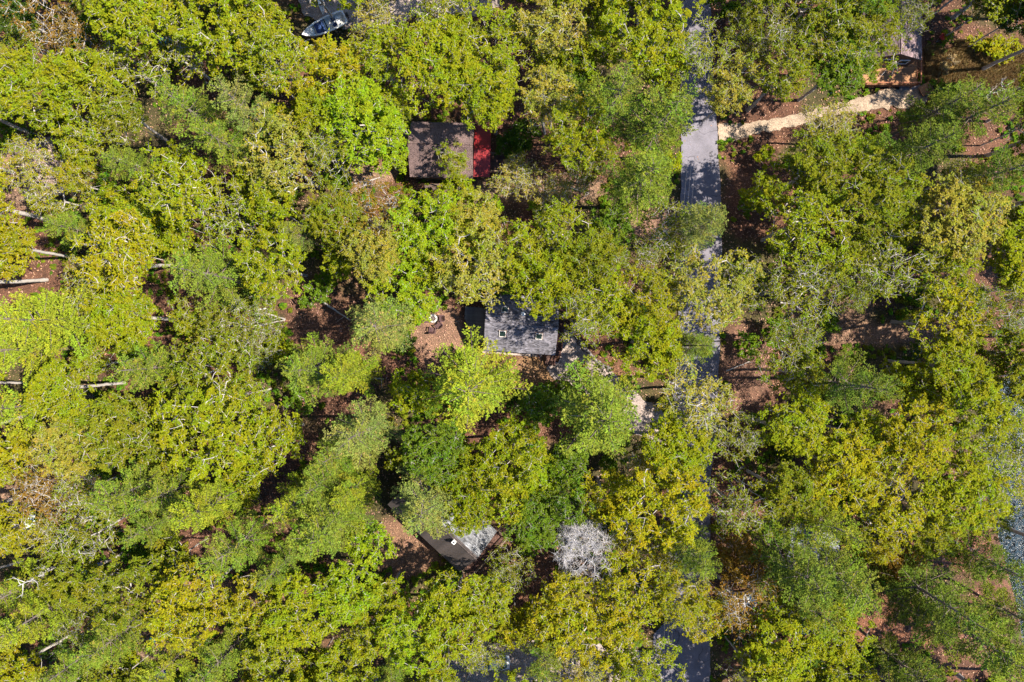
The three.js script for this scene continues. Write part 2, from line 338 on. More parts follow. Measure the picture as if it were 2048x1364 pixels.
// a white pine: whorls of boughs on a straight stem, flat sprays of needle tufts along each bough
function growPine(seed, { height, radius, start = 0.3, spacing = 0.8, boughs = 6, cones = 0.02, density = 1 }) {
  const random = makeRandom(seed), trunk = new Surface(), branches = new Surface(), crown = new Surface();
  const bend = [random.gauss() * 0.25, random.gauss() * 0.25], stem = (y) => { const t = y / height; return V(bend[0] * Math.sin(t * 3), y, bend[1] * Math.sin(t * 2.6)); }, thick = (y) => 0.03 + 0.24 * Math.pow(1 - clamp(y / height, 0, 1), 0.8) * (height / 22);
  for (let y = -0.4; y < height - 0.4; y += 1) trunk.limb(stem(y), stem(Math.min(y + 1, height)), thick(y) * (y < 0 ? 1.3 : 1), thick(y + 1), 8);
  for (let y = 2.5; y < height * start; y += random.range(0.5, 1.2)) { const a = random() * 6.283, o = stem(y), l = random.range(0.5, 1.8); branches.limb(o, o.clone().add(V(Math.cos(a) * l, random.range(-0.3, 0.2), Math.sin(a) * l)), 0.025, 0.008, 3); }   // dead stubs
  for (let y = height * start; y < height - 0.25; y += spacing * random.range(0.75, 1.2)) {
    const t = (y - height * start) / (height * (1 - start)), full = radius * Math.pow(1 - t * 0.97, 0.58) * (t < 0.15 ? 0.7 + t * 2 : 1), n = boughs + Math.floor(random() * 2) - (t > 0.85 ? 1 : 0), turn = random() * 6.283;
    for (let b = 0; b < n; b++) {
      if (random() < 0.16) continue;
      const a = turn + (b / n) * 6.283 + random.gauss() * 0.45, l = Math.max(0.35, full * random.range(0.5, 1.15) * (0.85 + 0.3 * valueNoise(Math.cos(turn + b) * 2 + 5, seed + t * 4, 3))), rise = lerp(0.12, 0.75, t) * l * random.range(0.6, 1.2), o = stem(y), tip = o.clone().add(V(Math.cos(a) * l, rise, Math.sin(a) * l)), mid = o.clone().lerp(tip, 0.55).add(V(0, -0.09 * l, 0));
      const on = (s) => { const k = 1 - s; return o.clone().multiplyScalar(k * k).addScaledVector(mid, 2 * k * s).addScaledVector(tip, s * s); };
      const r0 = 0.012 + 0.013 * l, steps = Math.max(2, Math.round(l / 0.8)), bunch = [random.range(0.82, 1.16), random.range(0.9, 1.08), random.range(0.8, 1.2)];
      for (let k = 0; k < steps; k++) branches.limb(on(k / steps), on((k + 1) / steps), r0 * (1 - k / steps) + 0.008, r0 * (1 - (k + 1) / steps) + 0.006, 4);
      const along = V(Math.cos(a), 0, Math.sin(a)), across = V(-Math.sin(a), 0, Math.cos(a));
      for (let s = l > 1.6 ? 0.22 : 0.05; s <= 1; s += 0.23 / l / density) {
        for (const side of [-1, 1]) {
          const reach = (0.22 + 0.62 * Math.sin(Math.PI * clamp((1.08 - s) * 0.95, 0, 1)) * Math.min(1, l / 2.4)) * random.range(0.55, 1.25), q = on(clamp(s + random.gauss() * 0.03, 0, 1)), dir = along.clone().multiplyScalar(random.range(0.5, 1.1)).addScaledVector(across, side).normalize();
          for (let d = 0.1; d <= reach + 0.12; d += 0.2) needleTuft(crown, random, q.x + dir.x * d, q.y + random.range(-0.02, 0.16), q.z + dir.z * d, dir, bunch, cones);
        }
      }
      needleTuft(crown, random, tip.x, tip.y + 0.05, tip.z, along, bunch, cones);
    }
  }
  for (let k = 0; k < 10; k++) { const q = stem(height - k * 0.12); needleTuft(crown, random, q.x, q.y, q.z, V(random.gauss(), 0.8, random.gauss()).normalize(), [1, 1, 1], 0); }
  return { trunk: mergeGeometries([trunk.geometry(), branches.geometry()]), crown: crown.geometry(), height, radius };
}
function needleTuft(surface, random, x, y, z, dir, tint, cones) {
  const brown = random() < cones, own = random.range(0.7, 1.25);
  const c = brown ? [1.9, 1.15, 1.9] : [tint[0] * own * random.range(0.92, 1.12), tint[1] * own, tint[2] * own];
  for (let k = 0; k < 6; k++) {
    const d = V(dir.x * 0.7 + random.gauss() * 0.75, 0.25 + random.gauss() * 0.5, dir.z * 0.7 + random.gauss() * 0.75).normalize(), s = V(random.gauss(), random.gauss() * 0.5, random.gauss());
    s.addScaledVector(d, -s.dot(d)).normalize();
    const l = random.range(0.08, 0.135);
    surface.leaf(x + d.x * l, y + d.y * l, z + d.z * l, d, s, l, 0.036, c);
  }
}
const BROAD = [
  ...[1, 2, 3, 4, 5].map((s) => growBroadleaf(1000 + s, { height: 16, radius: 4.2, sprays: 116 + 4 * s, tufts: 54, size: 0.145, spread: 0.62, base: 0.5 + 0.02 * s })),
  ...[6, 7, 8, 9].map((s) => growBroadleaf(1000 + s, { height: 16, radius: 4.2, sprays: 104, tufts: 40, size: 0.14, spread: 0.62, base: 0.5, trunks: s > 7 ? 2 : 1 })),
  ...[10, 11, 12].map((s) => growBroadleaf(1000 + s, { height: 15, radius: 4.2, sprays: 84, tufts: 25, size: 0.135, spread: 0.72, base: 0.46, twigs: 7, trunks: s === 11 ? 2 : 1 })),
], DENSE = [0, 1, 2, 3, 4], MEDIUM = [5, 6, 7, 8], SPARSE = [9, 10, 11];
const SMALL = [21, 22, 23].map((s) => growBroadleaf(1000 + s, { height: 8, radius: 2.5, sprays: 60, tufts: 42, size: 0.14, base: 0.3, spread: 0.5 }));
const SHRUBS = [31, 32, 33].map((s) => growBroadleaf(1000 + s, { height: 2.6, radius: 1.5, sprays: 22, tufts: 22, size: 0.15, base: 0.08, spread: 0.36, twigs: 4, trunks: 3 }));
const BARE = growBroadleaf(1041, { height: 14, radius: 3.9, sprays: 150, tufts: 1.2, size: 0.11, leaves: 2, twigs: 7, bare: true, base: 0.3 });
const PINES = [51, 52, 53, 54, 55].map((s, k) => growPine(1000 + s, { height: 22, radius: 4.2, start: [0.3, 0.36, 0.26, 0.42, 0.32][k], spacing: [1.2, 1.25, 1.05, 1.3, 1.2][k], boughs: [5, 5, 5, 4, 5][k], cones: [0.01, 0.05, 0.0, 0.02, 0.01][k] }));

// crowns seen in the picture: [px, py] is where the crown's middle lies there
const planted = [];
function plant(kind, form, px, py, radius, height, colour, options = {}) {
  const share = kind === 'pine' ? 0.68 : kind === 'shrub' ? 0.6 : 0.74, [cx, cz] = at(px, py, height * share), base = options.base ? at(...options.base) : [cx, cz];
  planted.push({ kind, form, px, py, radius, height, colour, base, lean: options.base ? [(cx - base[0]) / (height * share), (cz - base[1]) / (height * share)] : [0, 0], turn: options.turn ?? hash(Math.round(px), Math.round(py), 7) * 6.283, ...options, base });
  return planted[planted.length - 1];
}
const pixelRadius = (t) => (t.radius * PIXELS_PER_METRE) / (1 - (t.height * 0.74) / CAMERA_HEIGHT);
// pines: px, py, radius, height, colour, form
for (const [px, py, r, h, colour, form] of [
  [385, 222, 3.7, 21, 'pine', 0], [492, 218, 3.2, 20, 'pinegrey', 3], [452, 292, 3.0, 19, 'pine', 1], [268, 335, 2.6, 17, 'pine', 2], [148, 458, 2.5, 15, 'pine', 2], [408, 548, 3.9, 22, 'pine', 0],
  [92, 642, 4.3, 22, 'pinelight', 2], [8, 700, 3.4, 21, 'pinelight', 0], [28, 812, 3.4, 20, 'pinelight', 3], [300, 738, 3.0, 20, 'pine', 1], [618, 738, 3.7, 20, 'pine', 0], [692, 748, 3.0, 19, 'pinelight', 2], [598, 470, 1.9, 14, 'pinegrey', 3],
  [722, 862, 3.9, 21, 'pinegrey', 3], [668, 910, 2.8, 18, 'pine', 1], [762, 655, 4.0, 19, 'pinegrey', 1], [945, 778, 5.4, 24, 'pinelight', 0], [1198, 828, 5.5, 23, 'pine', 2], [1232, 205, 3.6, 22, 'pine', 3],
  [1335, 235, 4.0, 23, 'pine', 0], [1285, 362, 4.1, 21, 'pine', 2], [1402, 452, 3.0, 20, 'pinegrey', 2], [1398, 690, 2.3, 14, 'pine', 0], [1712, 772, 3.6, 21, 'pinedark', 3], [1836, 300, 3.4, 20, 'pinedark', 2],
  [1900, 205, 3.2, 17, 'pine', 0], [1966, 225, 3.2, 18, 'pine', 3], [1995, 350, 3.3, 19, 'pinedark', 1], [853, 1012, 4.2, 20, 'pinegrey', 0], [640, 968, 2.9, 19, 'pine', 0], [255, 985, 3.4, 20, 'pine', 3], [335, 985, 2.6, 18, 'pine', 1],
  [412, 1012, 3.3, 20, 'pinelight', 2], [470, 1092, 3.5, 20, 'pine', 3], [300, 1055, 2.7, 17, 'pine', 0], [652, 1052, 4.2, 22, 'pine', 2], [585, 1012, 3.0, 19, 'pinelight', 0], [72, 1235, 3.2, 20, 'pinelight', 2], [14, 1190, 3.0, 19, 'pinelight', 0],
  [232, 1275, 3.1, 18, 'pine', 1], [150, 1322, 3.2, 18, 'pine', 3], [440, 1318, 3.2, 19, 'pine', 0], [318, 1345, 2.9, 17, 'pinelight', 2], [1388, 1108, 2.9, 19, 'pine', 2], [1668, 1052, 3.0, 20, 'pinelight', 0], [1592, 1140, 4.3, 22, 'pinedark', 2],
  [1688, 1162, 4.0, 21, 'pine', 3], [1622, 1212, 3.0, 18, 'pine', 1], [1892, 1212, 3.8, 22, 'pinedark', 0], [1972, 1288, 4.3, 22, 'pine', 2], [1832, 1352, 3.2, 20, 'pinedark', 1], [1090, 1322, 2.5, 17, 'pine', 1], [788, 1345, 2.6, 17, 'pine', 3],
  [1985, 1128, 3.3, 19, 'pinedark', 0], [2042, 1236, 3.0, 18, 'pine', 3], [1840, 1232, 2.8, 18, 'pinedark', 2], [700, 985, 2.6, 17, 'pinelight', 2], [560, 1130, 2.6, 17, 'pine', 3],
]) plant('pine', form, px, py, r * 1.08, h, colour);
// broadleaf crowns that stand out
for (const [px, py, r, h, colour, form, options] of [
  [722, 245, 4.3, 16, 'lime', 0], [768, 300, 2.7, 12, 'lime', 2], [815, 592, 3.5, 12, 'lime', 1], [1076, 962, 2.9, 11, 'lime', 4], [1030, 905, 3.4, 15, 'yellowgreen', 1], [938, 1002, 3.5, 15, 'yellowgreen', 3, { base: [1005, 985] }],
  [908, 328, 2.0, 9, 'yellowgreen', 6, { base: [918, 385] }], [915, 392, 2.4, 8, 'yellowgreen', 2], [1032, 352, 2.7, 9, 'pale', 9], [1105, 385, 2.6, 8, 'pale', 11], [1165, 340, 2.6, 9, 'olive', 10], [1210, 612, 3.9, 14, 'yellowgreen', 7], [1295, 682, 3.8, 14, 'yellowgreen', 0],
  [952, 548, 4.1, 14, 'pale', 5, { base: [940, 560] }], [1098, 562, 3.7, 14, 'yellowgreen', 2, { base: [1095, 565] }], [1030, 500, 3.6, 14, 'yellowgreen', 6], [1400, 590, 4.1, 15, 'pale', 5], [1392, 800, 4.2, 15, 'pale', 9, { base: [1336, 772] }], [1345, 888, 3.8, 14, 'yellowgreen', 3], [1322, 1000, 4.4, 15, 'gold', 1],
  [1792, 1122, 2.8, 9, 'bronze', 4], [1555, 1290, 4.4, 15, 'yellowgreen', 0], [1645, 1268, 3.5, 14, 'yellowgreen', 4], [748, 30, 3.0, 12, 'pale', 9, { base: [758, 66] }], [880, 26, 3.4, 13, 'yellowgreen', 11, { base: [895, 60] }], [1738, 72, 3.7, 14, 'olive', 6, { base: [1690, 130] }], [1822, 28, 2.3, 13, 'olive', 10, { base: [1720, 150] }],
  [1396, 1222, 3.2, 13, 'gold', 8, { base: [1330, 1190] }], [880, 262 - 130, 4.4, 16, 'yellowgreen', 3], [1098, 205, 3.8, 15, 'pale', 6], [985, 205, 3.6, 15, 'yellowgreen', 4], [795, 232, 2.6, 13, 'yellowgreen', 7], [1100, 60, 4.2, 15, 'pale', 8], [1280, 70, 4.4, 16, 'yellowgreen', 1],
  [760, 435, 3.7, 13, 'bronze', 10], [580, 330, 4.0, 15, 'pale', 5], [1330, 475, 3.4, 13, 'olive', 9], [1660, 70, 4.0, 15, 'olive', 8], [1670, 140, 3.4, 13, 'green', 3], [130, 70, 3.6, 15, 'bronze', 11], [36, 28, 3.2, 13, 'deep', 0], [1280, 1330, 3.4, 14, 'yellowgreen', 6], [1160, 1330, 3.0, 13, 'pale', 10],
  [905, 1215, 4.2, 15, 'yellowgreen', 2], [985, 1188, 3.2, 13, 'yellowgreen', 7], [1020, 1140, 2.6, 10, 'olive', 10], [1130, 1180, 3.5, 13, 'gold', 7], [1255, 1170, 4.0, 14, 'gold', 5], [1820, 880, 3.9, 15, 'gold', 2], [1905, 980, 4.2, 15, 'yellowgreen', 3], [1480, 1010, 3.6, 14, 'olive', 11], [1475, 868, 2.9, 13, 'olive', 9], [1484, 566, 2.9, 13, 'olive', 10],
  [1580, 860, 3.8, 14, 'yellowgreen', 4], [1600, 450, 4.2, 15, 'yellowgreen', 5], [700, 1180, 3.4, 14, 'lime', 2], [735, 1085, 2.4, 11, 'lime', 0], [1455, 185, 3.0, 13, 'pale', 6], [1560, 160, 3.6, 14, 'olive', 7], [2004, 958, 3.6, 13, 'yellowgreen', 10], [2040, 868, 3.8, 14, 'yellowgreen', 9], [1172, 640, 3.0, 16, 'yellowgreen', 9], [58, 325, 2.9, 13, 'gold', 10], [108, 392, 2.8, 13, 'gold', 11], [962, 1302, 2.5, 11, 'yellowgreen', 9], [100, 980, 3.6, 13, 'bronze', 9], [180, 1060, 3.8, 14, 'olive', 10], [1660, 250, 3.0, 10, 'pale', 9],
]) plant('broadleaf', form, px, py, r, h, colour, options);
plant('bare', 0, 1163, 1084, 3.5, 14, 'pale');
// places where the picture looks down to the ground, a roof or the road
const clearings = [
  [[812, 200], [870, 196], [960, 236], [1000, 250], [1046, 300], [1040, 340], [982, 364], [860, 364], [818, 352], [806, 290], [782, 250]], [[680, 340], [812, 352], [980, 366], [1100, 335], [1195, 350], [1205, 412], [1100, 408], [960, 404], [800, 398], [690, 380]],
  [[905, 612], [965, 596], [1130, 590], [1136, 664], [1245, 760], [1170, 785], [1028, 785], [1018, 712], [930, 690], [848, 728], [842, 622]], [[1374, 280], [1492, 300], [1494, 440], [1374, 440]], [[1358, 505], [1494, 505], [1500, 640], [1545, 650], [1530, 820], [1490, 980], [1430, 1060], [1350, 1060], [1345, 760]],
  [[1446, 470], [1510, 470], [1500, 516], [1446, 516]], [[1450, 380], [1500, 380], [1500, 440], [1450, 440]], [[1372, 930], [1432, 930], [1432, 1040], [1372, 1040]], [[1300, 1264], [1456, 1264], [1456, 1364], [1300, 1364]], [[580, 566], [706, 560], [706, 700], [590, 700]],
  [[762, 1000], [862, 1040], [1012, 1036], [1022, 1088], [962, 1142], [872, 1172], [800, 1172], [770, 1084]], [[1430, 236], [1600, 222], [1760, 186], [1872, 186], [1862, 218], [1700, 248], [1560, 280], [1490, 296], [1440, 270]], [[1796, 60], [1862, 14], [1866, 162], [1768, 166]], [[1862, 20], [1936, 20], [2060, 88], [2060, 172], [1990, 186], [1872, 170]],
  [[590, 0], [1000, 0], [990, 20], [860, 24], [790, 30], [706, 62], [610, 84], [590, 76]], [[1650, 642], [1870, 642], [1870, 690], [1650, 690]], [[1700, 1188], [1862, 1130], [1930, 1060], [1940, 1130], [1850, 1280], [1720, 1264]], [[1720, 1290], [1836, 1290], [1836, 1364], [1720, 1364]],
  [[940, 1292], [1070, 1292], [1070, 1364], [940, 1364]], [[2018, 900], [2070, 900], [2070, 1200], [2018, 1200]], [[1596, 1056], [1664, 1056], [1664, 1118], [1596, 1118]], [[1452, 1186], [1512, 1186], [1512, 1212], [1452, 1212]], [[36, 290], [90, 282], [112, 380], [66, 400]], [[272, 1262], [350, 1262], [400, 1250], [370, 1364], [316, 1364], [290, 1300]],
  [[30, 1120], [110, 1110], [118, 1170], [30, 1186]], [[1020, 0], [1110, 0], [1110, 26], [1020, 26]], [[1365, 0], [1430, 0], [1430, 70], [1365, 70]], [[322, 74], [356, 74], [356, 98], [322, 98]],
];
// footprints that no trunk may stand in (ground coordinates of the picture)
const footprints = [roadOutline, ...Object.values(driveOutlines).slice(0, 2), [[812, 255], [980, 255], [1012, 300], [1012, 360], [812, 360]], [[905, 600], [1132, 585], [1132, 726], [905, 700]], [[790, 1000], [860, 930], [1000, 1050], [925, 1130]], [[1700, -60], [1830, -60], [1835, 190], [1700, 170]], [[30, 290], [130, 270], [160, 390], [70, 410]], [[1560, 1040], [1660, 1040], [1660, 1120], [1560, 1120]]];
// which foliage grows where
const regions = [
  [150, 150, 'yellowgreen'], [560, 100, 'yellowgreen'], [300, 60, 'yellowgreen'], [850, 150, 'yellowgreen'], [1000, 80, 'yellowgreen'], [1200, 120, 'yellowgreen'], [1550, 60, 'olive'], [1690, 130, 'green'], [2000, 60, 'deep'], [1960, 60, 'olive'], [150, 520, 'gold'], [60, 430, 'gold'], [250, 620, 'yellowgreen'], [500, 650, 'olive'], [300, 430, 'yellowgreen'],
  [500, 400, 'yellowgreen'], [640, 560, 'yellowgreen'], [870, 470, 'yellowgreen'], [1080, 470, 'yellowgreen'], [1250, 560, 'olive'], [1330, 960, 'gold'], [1000, 900, 'yellowgreen'], [860, 900, 'yellowgreen'], [1250, 1200, 'gold'], [1150, 1250, 'gold'], [900, 1300, 'yellowgreen'], [620, 1250, 'yellowgreen'], [780, 1240, 'yellowgreen'], [150, 850, 'yellowgreen'], [330, 870, 'olive'],
  [500, 850, 'yellowgreen'], [60, 1000, 'gold'], [300, 1170, 'olive'], [450, 1220, 'gold'], [1560, 400, 'yellowgreen'], [1700, 530, 'olive'], [1830, 440, 'yellowgreen'], [1960, 520, 'yellowgreen'], [1560, 740, 'olive'], [1640, 860, 'yellowgreen'], [1860, 740, 'yellowgreen'], [1960, 820, 'yellowgreen'], [1720, 960, 'gold'], [1560, 980, 'olive'], [1470, 1130, 'bronze'], [1560, 1340, 'yellowgreen'],
  [2010, 680, 'olive'], [1900, 1060, 'olive'], [1100, 860, 'green'], [1750, 640, 'gold'], [600, 1180, 'olive'], [40, 150, 'yellowgreen'], [420, 120, 'yellowgreen'], [1480, 330, 'olive'], [1640, 330, 'olive'], [1780, 1000, 'gold'],
];
const random = makeRandom(77), OUT = 110;
function openness(px, py, r) { let hit = 0, n = 0; for (let k = 0; k < 19; k++) { const a = k * 2.4, q = r * 1.14 * Math.sqrt(k / 18); n++; if (clearings.some((c) => inside(c, px + Math.cos(a) * q, py + Math.sin(a) * q))) hit++; } return hit / n; }
const groundPixel = ([x, z]) => [1024 + x * PIXELS_PER_METRE, 682 + z * PIXELS_PER_METRE];
for (const [low, high, overlap, tries] of [[3.9, 4.8, 0.7, 3000], [3.0, 3.9, 0.64, 4200], [2.1, 3.0, 0.6, 6000]]) {
  for (let k = 0; k < tries; k++) {
    const px = random.range(-OUT, 2048 + OUT), py = random.range(-OUT, 1364 + OUT), radius = random.range(low, high), height = clamp(9.5 + radius * 1.35 + random.gauss() * 2, 8, 18), r = (radius * PIXELS_PER_METRE) / (1 - (height * 0.74) / CAMERA_HEIGHT);
    if (openness(px, py, r) > 0.1) continue;
    if (planted.some((t) => Math.hypot(t.px - px, t.py - py) < overlap * (pixelRadius(t) + r) * (t.kind === 'pine' ? 1.22 : t.kind === 'bare' ? 1.3 : 1))) continue;
    const [gx, gy] = groundPixel(at(px, py, height * 0.74));
    if (footprints.some((f) => inside(f, gx, gy)) || at(px, py, height * 0.74)[0] > lakeLine(at(px, py, height * 0.74)[1]) - 0.5) continue;
    let colour = 'yellowgreen', near = Infinity;
    for (const [x, y, c] of regions) { const d = Math.hypot(x - px, y - py) * random.range(0.75, 1.3); if (d < near) { near = d; colour = c; } }
    if (random() < 0.1) colour = ['olive', 'pale', 'lime', 'gold', 'green'][Math.floor(random() * 5)];
    const u = random(), form = u < 0.5 ? DENSE[Math.floor(random() * 5)] : u < 0.84 ? MEDIUM[Math.floor(random() * 4)] : SPARSE[Math.floor(random() * 3)];
    plant('broadleaf', form, px, py, radius, height, colour);
  }
}
// saplings and shrubs of the understorey
for (const [px, py, r, h, colour] of [[650, 575, 2.2, 4, 'green'], [1512, 408, 2.2, 4, 'green'], [1165, 742, 1.0, 1.4, 'bronze'], [612, 600, 1.2, 2.2, 'green'], [1100, 775, 1.8, 3, 'green'], [1085, 790, 1.5, 3, 'deep'], [1135, 790, 1.6, 2.6, 'green'], [1030, 800, 1.7, 3, 'deep'], [1500, 690, 1.9, 3.4, 'green'], [1560, 665, 2.1, 3.6, 'green'], [1620, 695, 1.9, 3, 'green'], [1040, 265, 2.3, 4.5, 'deep'], [1015, 285, 1.8, 3.6, 'deep'],
  [1250, 765, 0.8, 1.2, 'lime'], [1760, 1310, 2.0, 3.6, 'deep'], [1640, 1320, 2.2, 4, 'deep'], [1890, 130, 1.2, 1.8, 'grass'], [1990, 95, 1.8, 2.6, 'gold'], [2020, 100, 1.6, 2.2, 'gold'], [1960, 92, 1.4, 2, 'gold'], [1895, 72, 0.9, 1, 'yellowgreen'], [1880, 175, 1.4, 2.4, 'green'], [1910, 185, 1.5, 2.6, 'green'], [1080, 425, 1.9, 3.4, 'lime'], [985, 420, 1.8, 3.2, 'lime'], [345, 105, 2.0, 4, 'deep'], [1450, 20, 2, 4, 'green'], [40, 1330, 2.0, 3.4, 'green'],
  [910, 1150, 1.7, 3, 'deep'], [1000, 1120, 1.3, 2.2, 'olive'], [1060, 1085, 1.9, 3.4, 'green'], [1240, 1050, 2.0, 3.6, 'green'], [1440, 1060, 1.4, 2.4, 'olive'], [1450, 1110, 1.5, 2.6, 'bronze']]) plant('shrub', 0, px, py, r, h, colour);
for (let k = 0, made = 0; k < 4000 && made < 130; k++) {
  const px = random.range(-30, 2078), py = random.range(-30, 1394), radius = random.range(1.1, 2.5), height = radius * random.range(1.4, 2.3), [gx, gy] = groundPixel(at(px, py, height * 0.6));
  if (footprints.some((f) => inside(f, gx, gy)) || openness(px, py, radius * 17) > 0.3 || gx > 1024 + lakeLine((gy - 682) / 16) * 16 - 20 || Object.values(driveOutlines).some((f) => inside(f, gx, gy))) continue;
  if (planted.some((t) => (t.kind === 'shrub' && Math.hypot(t.px - px, t.py - py) < 60) || (t.kind !== 'shrub' && Math.hypot(t.px - px, t.py - py) < pixelRadius(t) * 0.4))) continue;
  plant('shrub', 0, px, py, radius, height, ['green', 'green', 'lime', 'deep', 'olive', 'yellowgreen'][Math.floor(random() * 6)]);
  made++;
}

// ---------------------------------------------------------------- every tree as a thing of its own, told apart by what it stands next to
const landmarks = [
  ['the red-roofed cabin', 890, 298], ['the skylit cottage', 1044, 648], ['the angled dark-roofed house', 885, 1050], ['the orange deck house', 1815, 110], ['the white boat', 650, 52], ['the bare grey tree', 1163, 1084], ['the lake glitter', 2040, 1030],
  ['the bottom gravel yard', 1040, 1335], ['the leafless dead snag', 75, 1150], ['the tan-roofed cabin', 75, 340], ['the blue-grey metal roof', 1622, 1088], ['the turquoise tarp', 338, 86], ['the fire pit', 866, 637], ['the red wheelbarrow', 1888, 70], ['the bare asphalt at the bottom', 1370, 1320], ['the dry grass meadow', 1950, 135],
  ['the brown leaf clearing', 640, 630], ['the sandy drive', 1660, 225], ['the green storage bin', 311, 1275], ['the strip of bare road', 1400, 960], ['the leaf-strewn verge', 1490, 730], ['the sunlit-tinted leaf patch', 1760, 668],
];
const sides = ['right of', 'lower right of', 'below', 'lower left of', 'left of', 'upper left of', 'above', 'upper right of'];
const ordinals = ['nearest', 'second nearest', 'third nearest', 'fourth nearest', 'fifth nearest', 'sixth nearest', 'seventh nearest', 'eighth nearest', 'ninth nearest', 'tenth nearest', 'eleventh nearest', 'twelfth nearest'];
const colourWords = { yellowgreen: 'yellow-green', lime: 'lime-green', olive: 'olive', gold: 'golden', pale: 'pale buff-green', bronze: 'bronze', green: 'mid-green', deep: 'dark green', pine: 'green', pinegrey: 'grey-green', pinelight: 'light green', pinedark: 'dark green', grass: 'straw-coloured' };
function describe(list) {
  const claims = new Map();
  for (const t of list) {
    let best = null, near = Infinity;
    for (const l of landmarks) { const d = Math.hypot(l[1] - t.px, l[2] - t.py); if (d < near) { near = d; best = l; } }
    const sector = near < 24 ? -1 : ((Math.round(Math.atan2(t.py - best[2], t.px - best[1]) / (Math.PI / 4)) % 8) + 8) % 8;
    const noun = t.kind === 'pine' ? `${colourWords[t.colour]} feathery pine` : t.kind === 'shrub' ? `low ${colourWords[t.colour]} shrub` : `${t.radius < 2.9 ? 'small' : DENSE.includes(t.form) ? 'full' : MEDIUM.includes(t.form) ? 'airy' : 'thin'} ${colourWords[t.colour]} broadleaf tree`;
    const key = `${noun} ${sector < 0 ? 'at' : sides[sector]} ${best[0]}`;
    if (!claims.has(key)) claims.set(key, []);
    claims.get(key).push([near, t]);
  }
  for (const [key, found] of claims) { found.sort((a, b) => a[0] - b[0]); found.forEach(([, t], k) => { t.label = found.length > 1 ? `${key}, ${ordinals[Math.min(k, 11)]} there` : key; }); }
}
const inFrame = (t) => { const r = pixelRadius(t) * 0.75; return t.px > -r && t.px < 2048 + r && t.py > -r && t.py < 1364 + r; };
function formOf(t) {
  if (t.kind === 'pine') return PINES[t.form];
  if (t.kind === 'shrub') return SHRUBS[Math.floor(hash(Math.round(t.px), 3, 5) * 3)];
  if (t.kind === 'bare') return BARE;
  return t.radius < 2.9 && DENSE.includes(t.form) ? SMALL[t.form % 3] : BROAD[t.form];
}
function treePose(t, o) {
  const f = formOf(t), s = t.radius / f.radius;
  o.position.set(t.base[0], -0.1, t.base[1]);
  o.quaternion.setFromUnitVectors(V(0, 1, 0), V(t.lean[0], 1, t.lean[1]).normalize()).multiply(new THREE.Quaternion().setFromAxisAngle(V(0, 1, 0), t.turn));
  o.scale.set(s, t.height / f.height, s);
}
const seen = planted.filter(inFrame);
describe(seen.filter((t) => t.kind !== 'bare'));
const prototypes = new Map();
for (const t of seen) {
  const f = formOf(t), bark = t.kind === 'bare' ? BARK_SNOWY : t.kind === 'pine' ? BARK_DARK : t.colour === 'pale' || SPARSE.includes(t.form) ? BARK_PALE : BARK;
  const key = [t.kind, Math.max(BROAD.indexOf(f), 0), SMALL.indexOf(f), PINES.indexOf(f), SHRUBS.indexOf(f), t.colour].join();
  const name = { pine: 'pine_tree', broadleaf: 'broadleaf_tree', shrub: 'woodland_shrub', bare: 'bare_tree' }[t.kind];
  let o;
  if (prototypes.has(key)) o = prototypes.get(key).clone();
  else {
    o = new THREE.Group();
    mesh('trunk', f.trunk, bark, o);
    if (f.crown) mesh('crown', f.crown, LEAF[t.colour], o);
    prototypes.set(key, o);
  }
  o.name = numbered(name); o.userData = {};
  treePose(t, o);
  tag(o, t.label ?? 'leafless pale grey tree with fine twigs amid golden crowns', t.kind === 'shrub' ? 'shrub' : 'tree', { pine: 'pines among the broadleaf trees', broadleaf: 'broadleaf trees of the wood', shrub: 'shrubs on the forest floor' }[t.kind]);
  scene.add(o);
}
// the wood goes on outside the picture: one mass
{
  const sunny = (x, z) => x > 62 && x < 80 && z > -44 && z < -26;   // the meadow lies open to the east
  const ring = planted.filter((t) => !inFrame(t) && t.kind !== 'shrub' && !sunny(...t.base)).map((t) => ({ ...t })), far = makeRandom(91);
  for (let k = 0; k < 900 && ring.length < 330; k++) {
    const x = far.range(-104, 104), z = far.range(-84, 84), height = far.range(13, 18);
    if ((Math.abs(x) < 70 && Math.abs(z) < 49) || (x > lakeLine(z) - 1) || (x > 18 && x < 29) || sunny(x, z)) continue;
    if (ring.some((t) => Math.hypot(t.base[0] - x, t.base[1] - z) < 5.2)) continue;
    ring.push({ kind: 'broadleaf', base: [x, z], lean: [0, 0], turn: far() * 6.283, radius: far.range(3.4, 4.8), height, form: Math.floor(far() * 9), px: 0, py: 0, colour: ['yellowgreen', 'olive', 'gold'][Math.floor(far() * 3)] });
  }
  const wood = new THREE.Group(), pose = new THREE.Object3D();
  wood.name = 'surrounding_woodland';
  tag(wood, 'spring woodland closing in around the edges of the view', 'woodland', null, 'stuff');
  scene.add(wood);
  const sorts = [[BROAD[0], LEAF.yellowgreen], [BROAD[6], LEAF.olive], [BROAD[3], LEAF.gold]];
  sorts.forEach(([f, leaf], s) => {
    const mine = ring.filter((t, k) => k % 3 === s);
    for (const [name, g, m] of [['trunk', f.trunk, BARK], ['crown', f.crown, leaf]]) {
      const im = new THREE.InstancedMesh(g, m, mine.length);
      mine.forEach((t, k) => { treePose({ ...t, kind: 'broadleaf', form: BROAD.indexOf(f), radius: Math.max(t.radius, 3) }, pose); pose.updateMatrix(); im.setMatrixAt(k, pose.matrix); });
      im.name = name; im.castShadow = im.receiveShadow = true; im.userData.kind = 'stuff';
      wood.add(im);
    }
  });
}
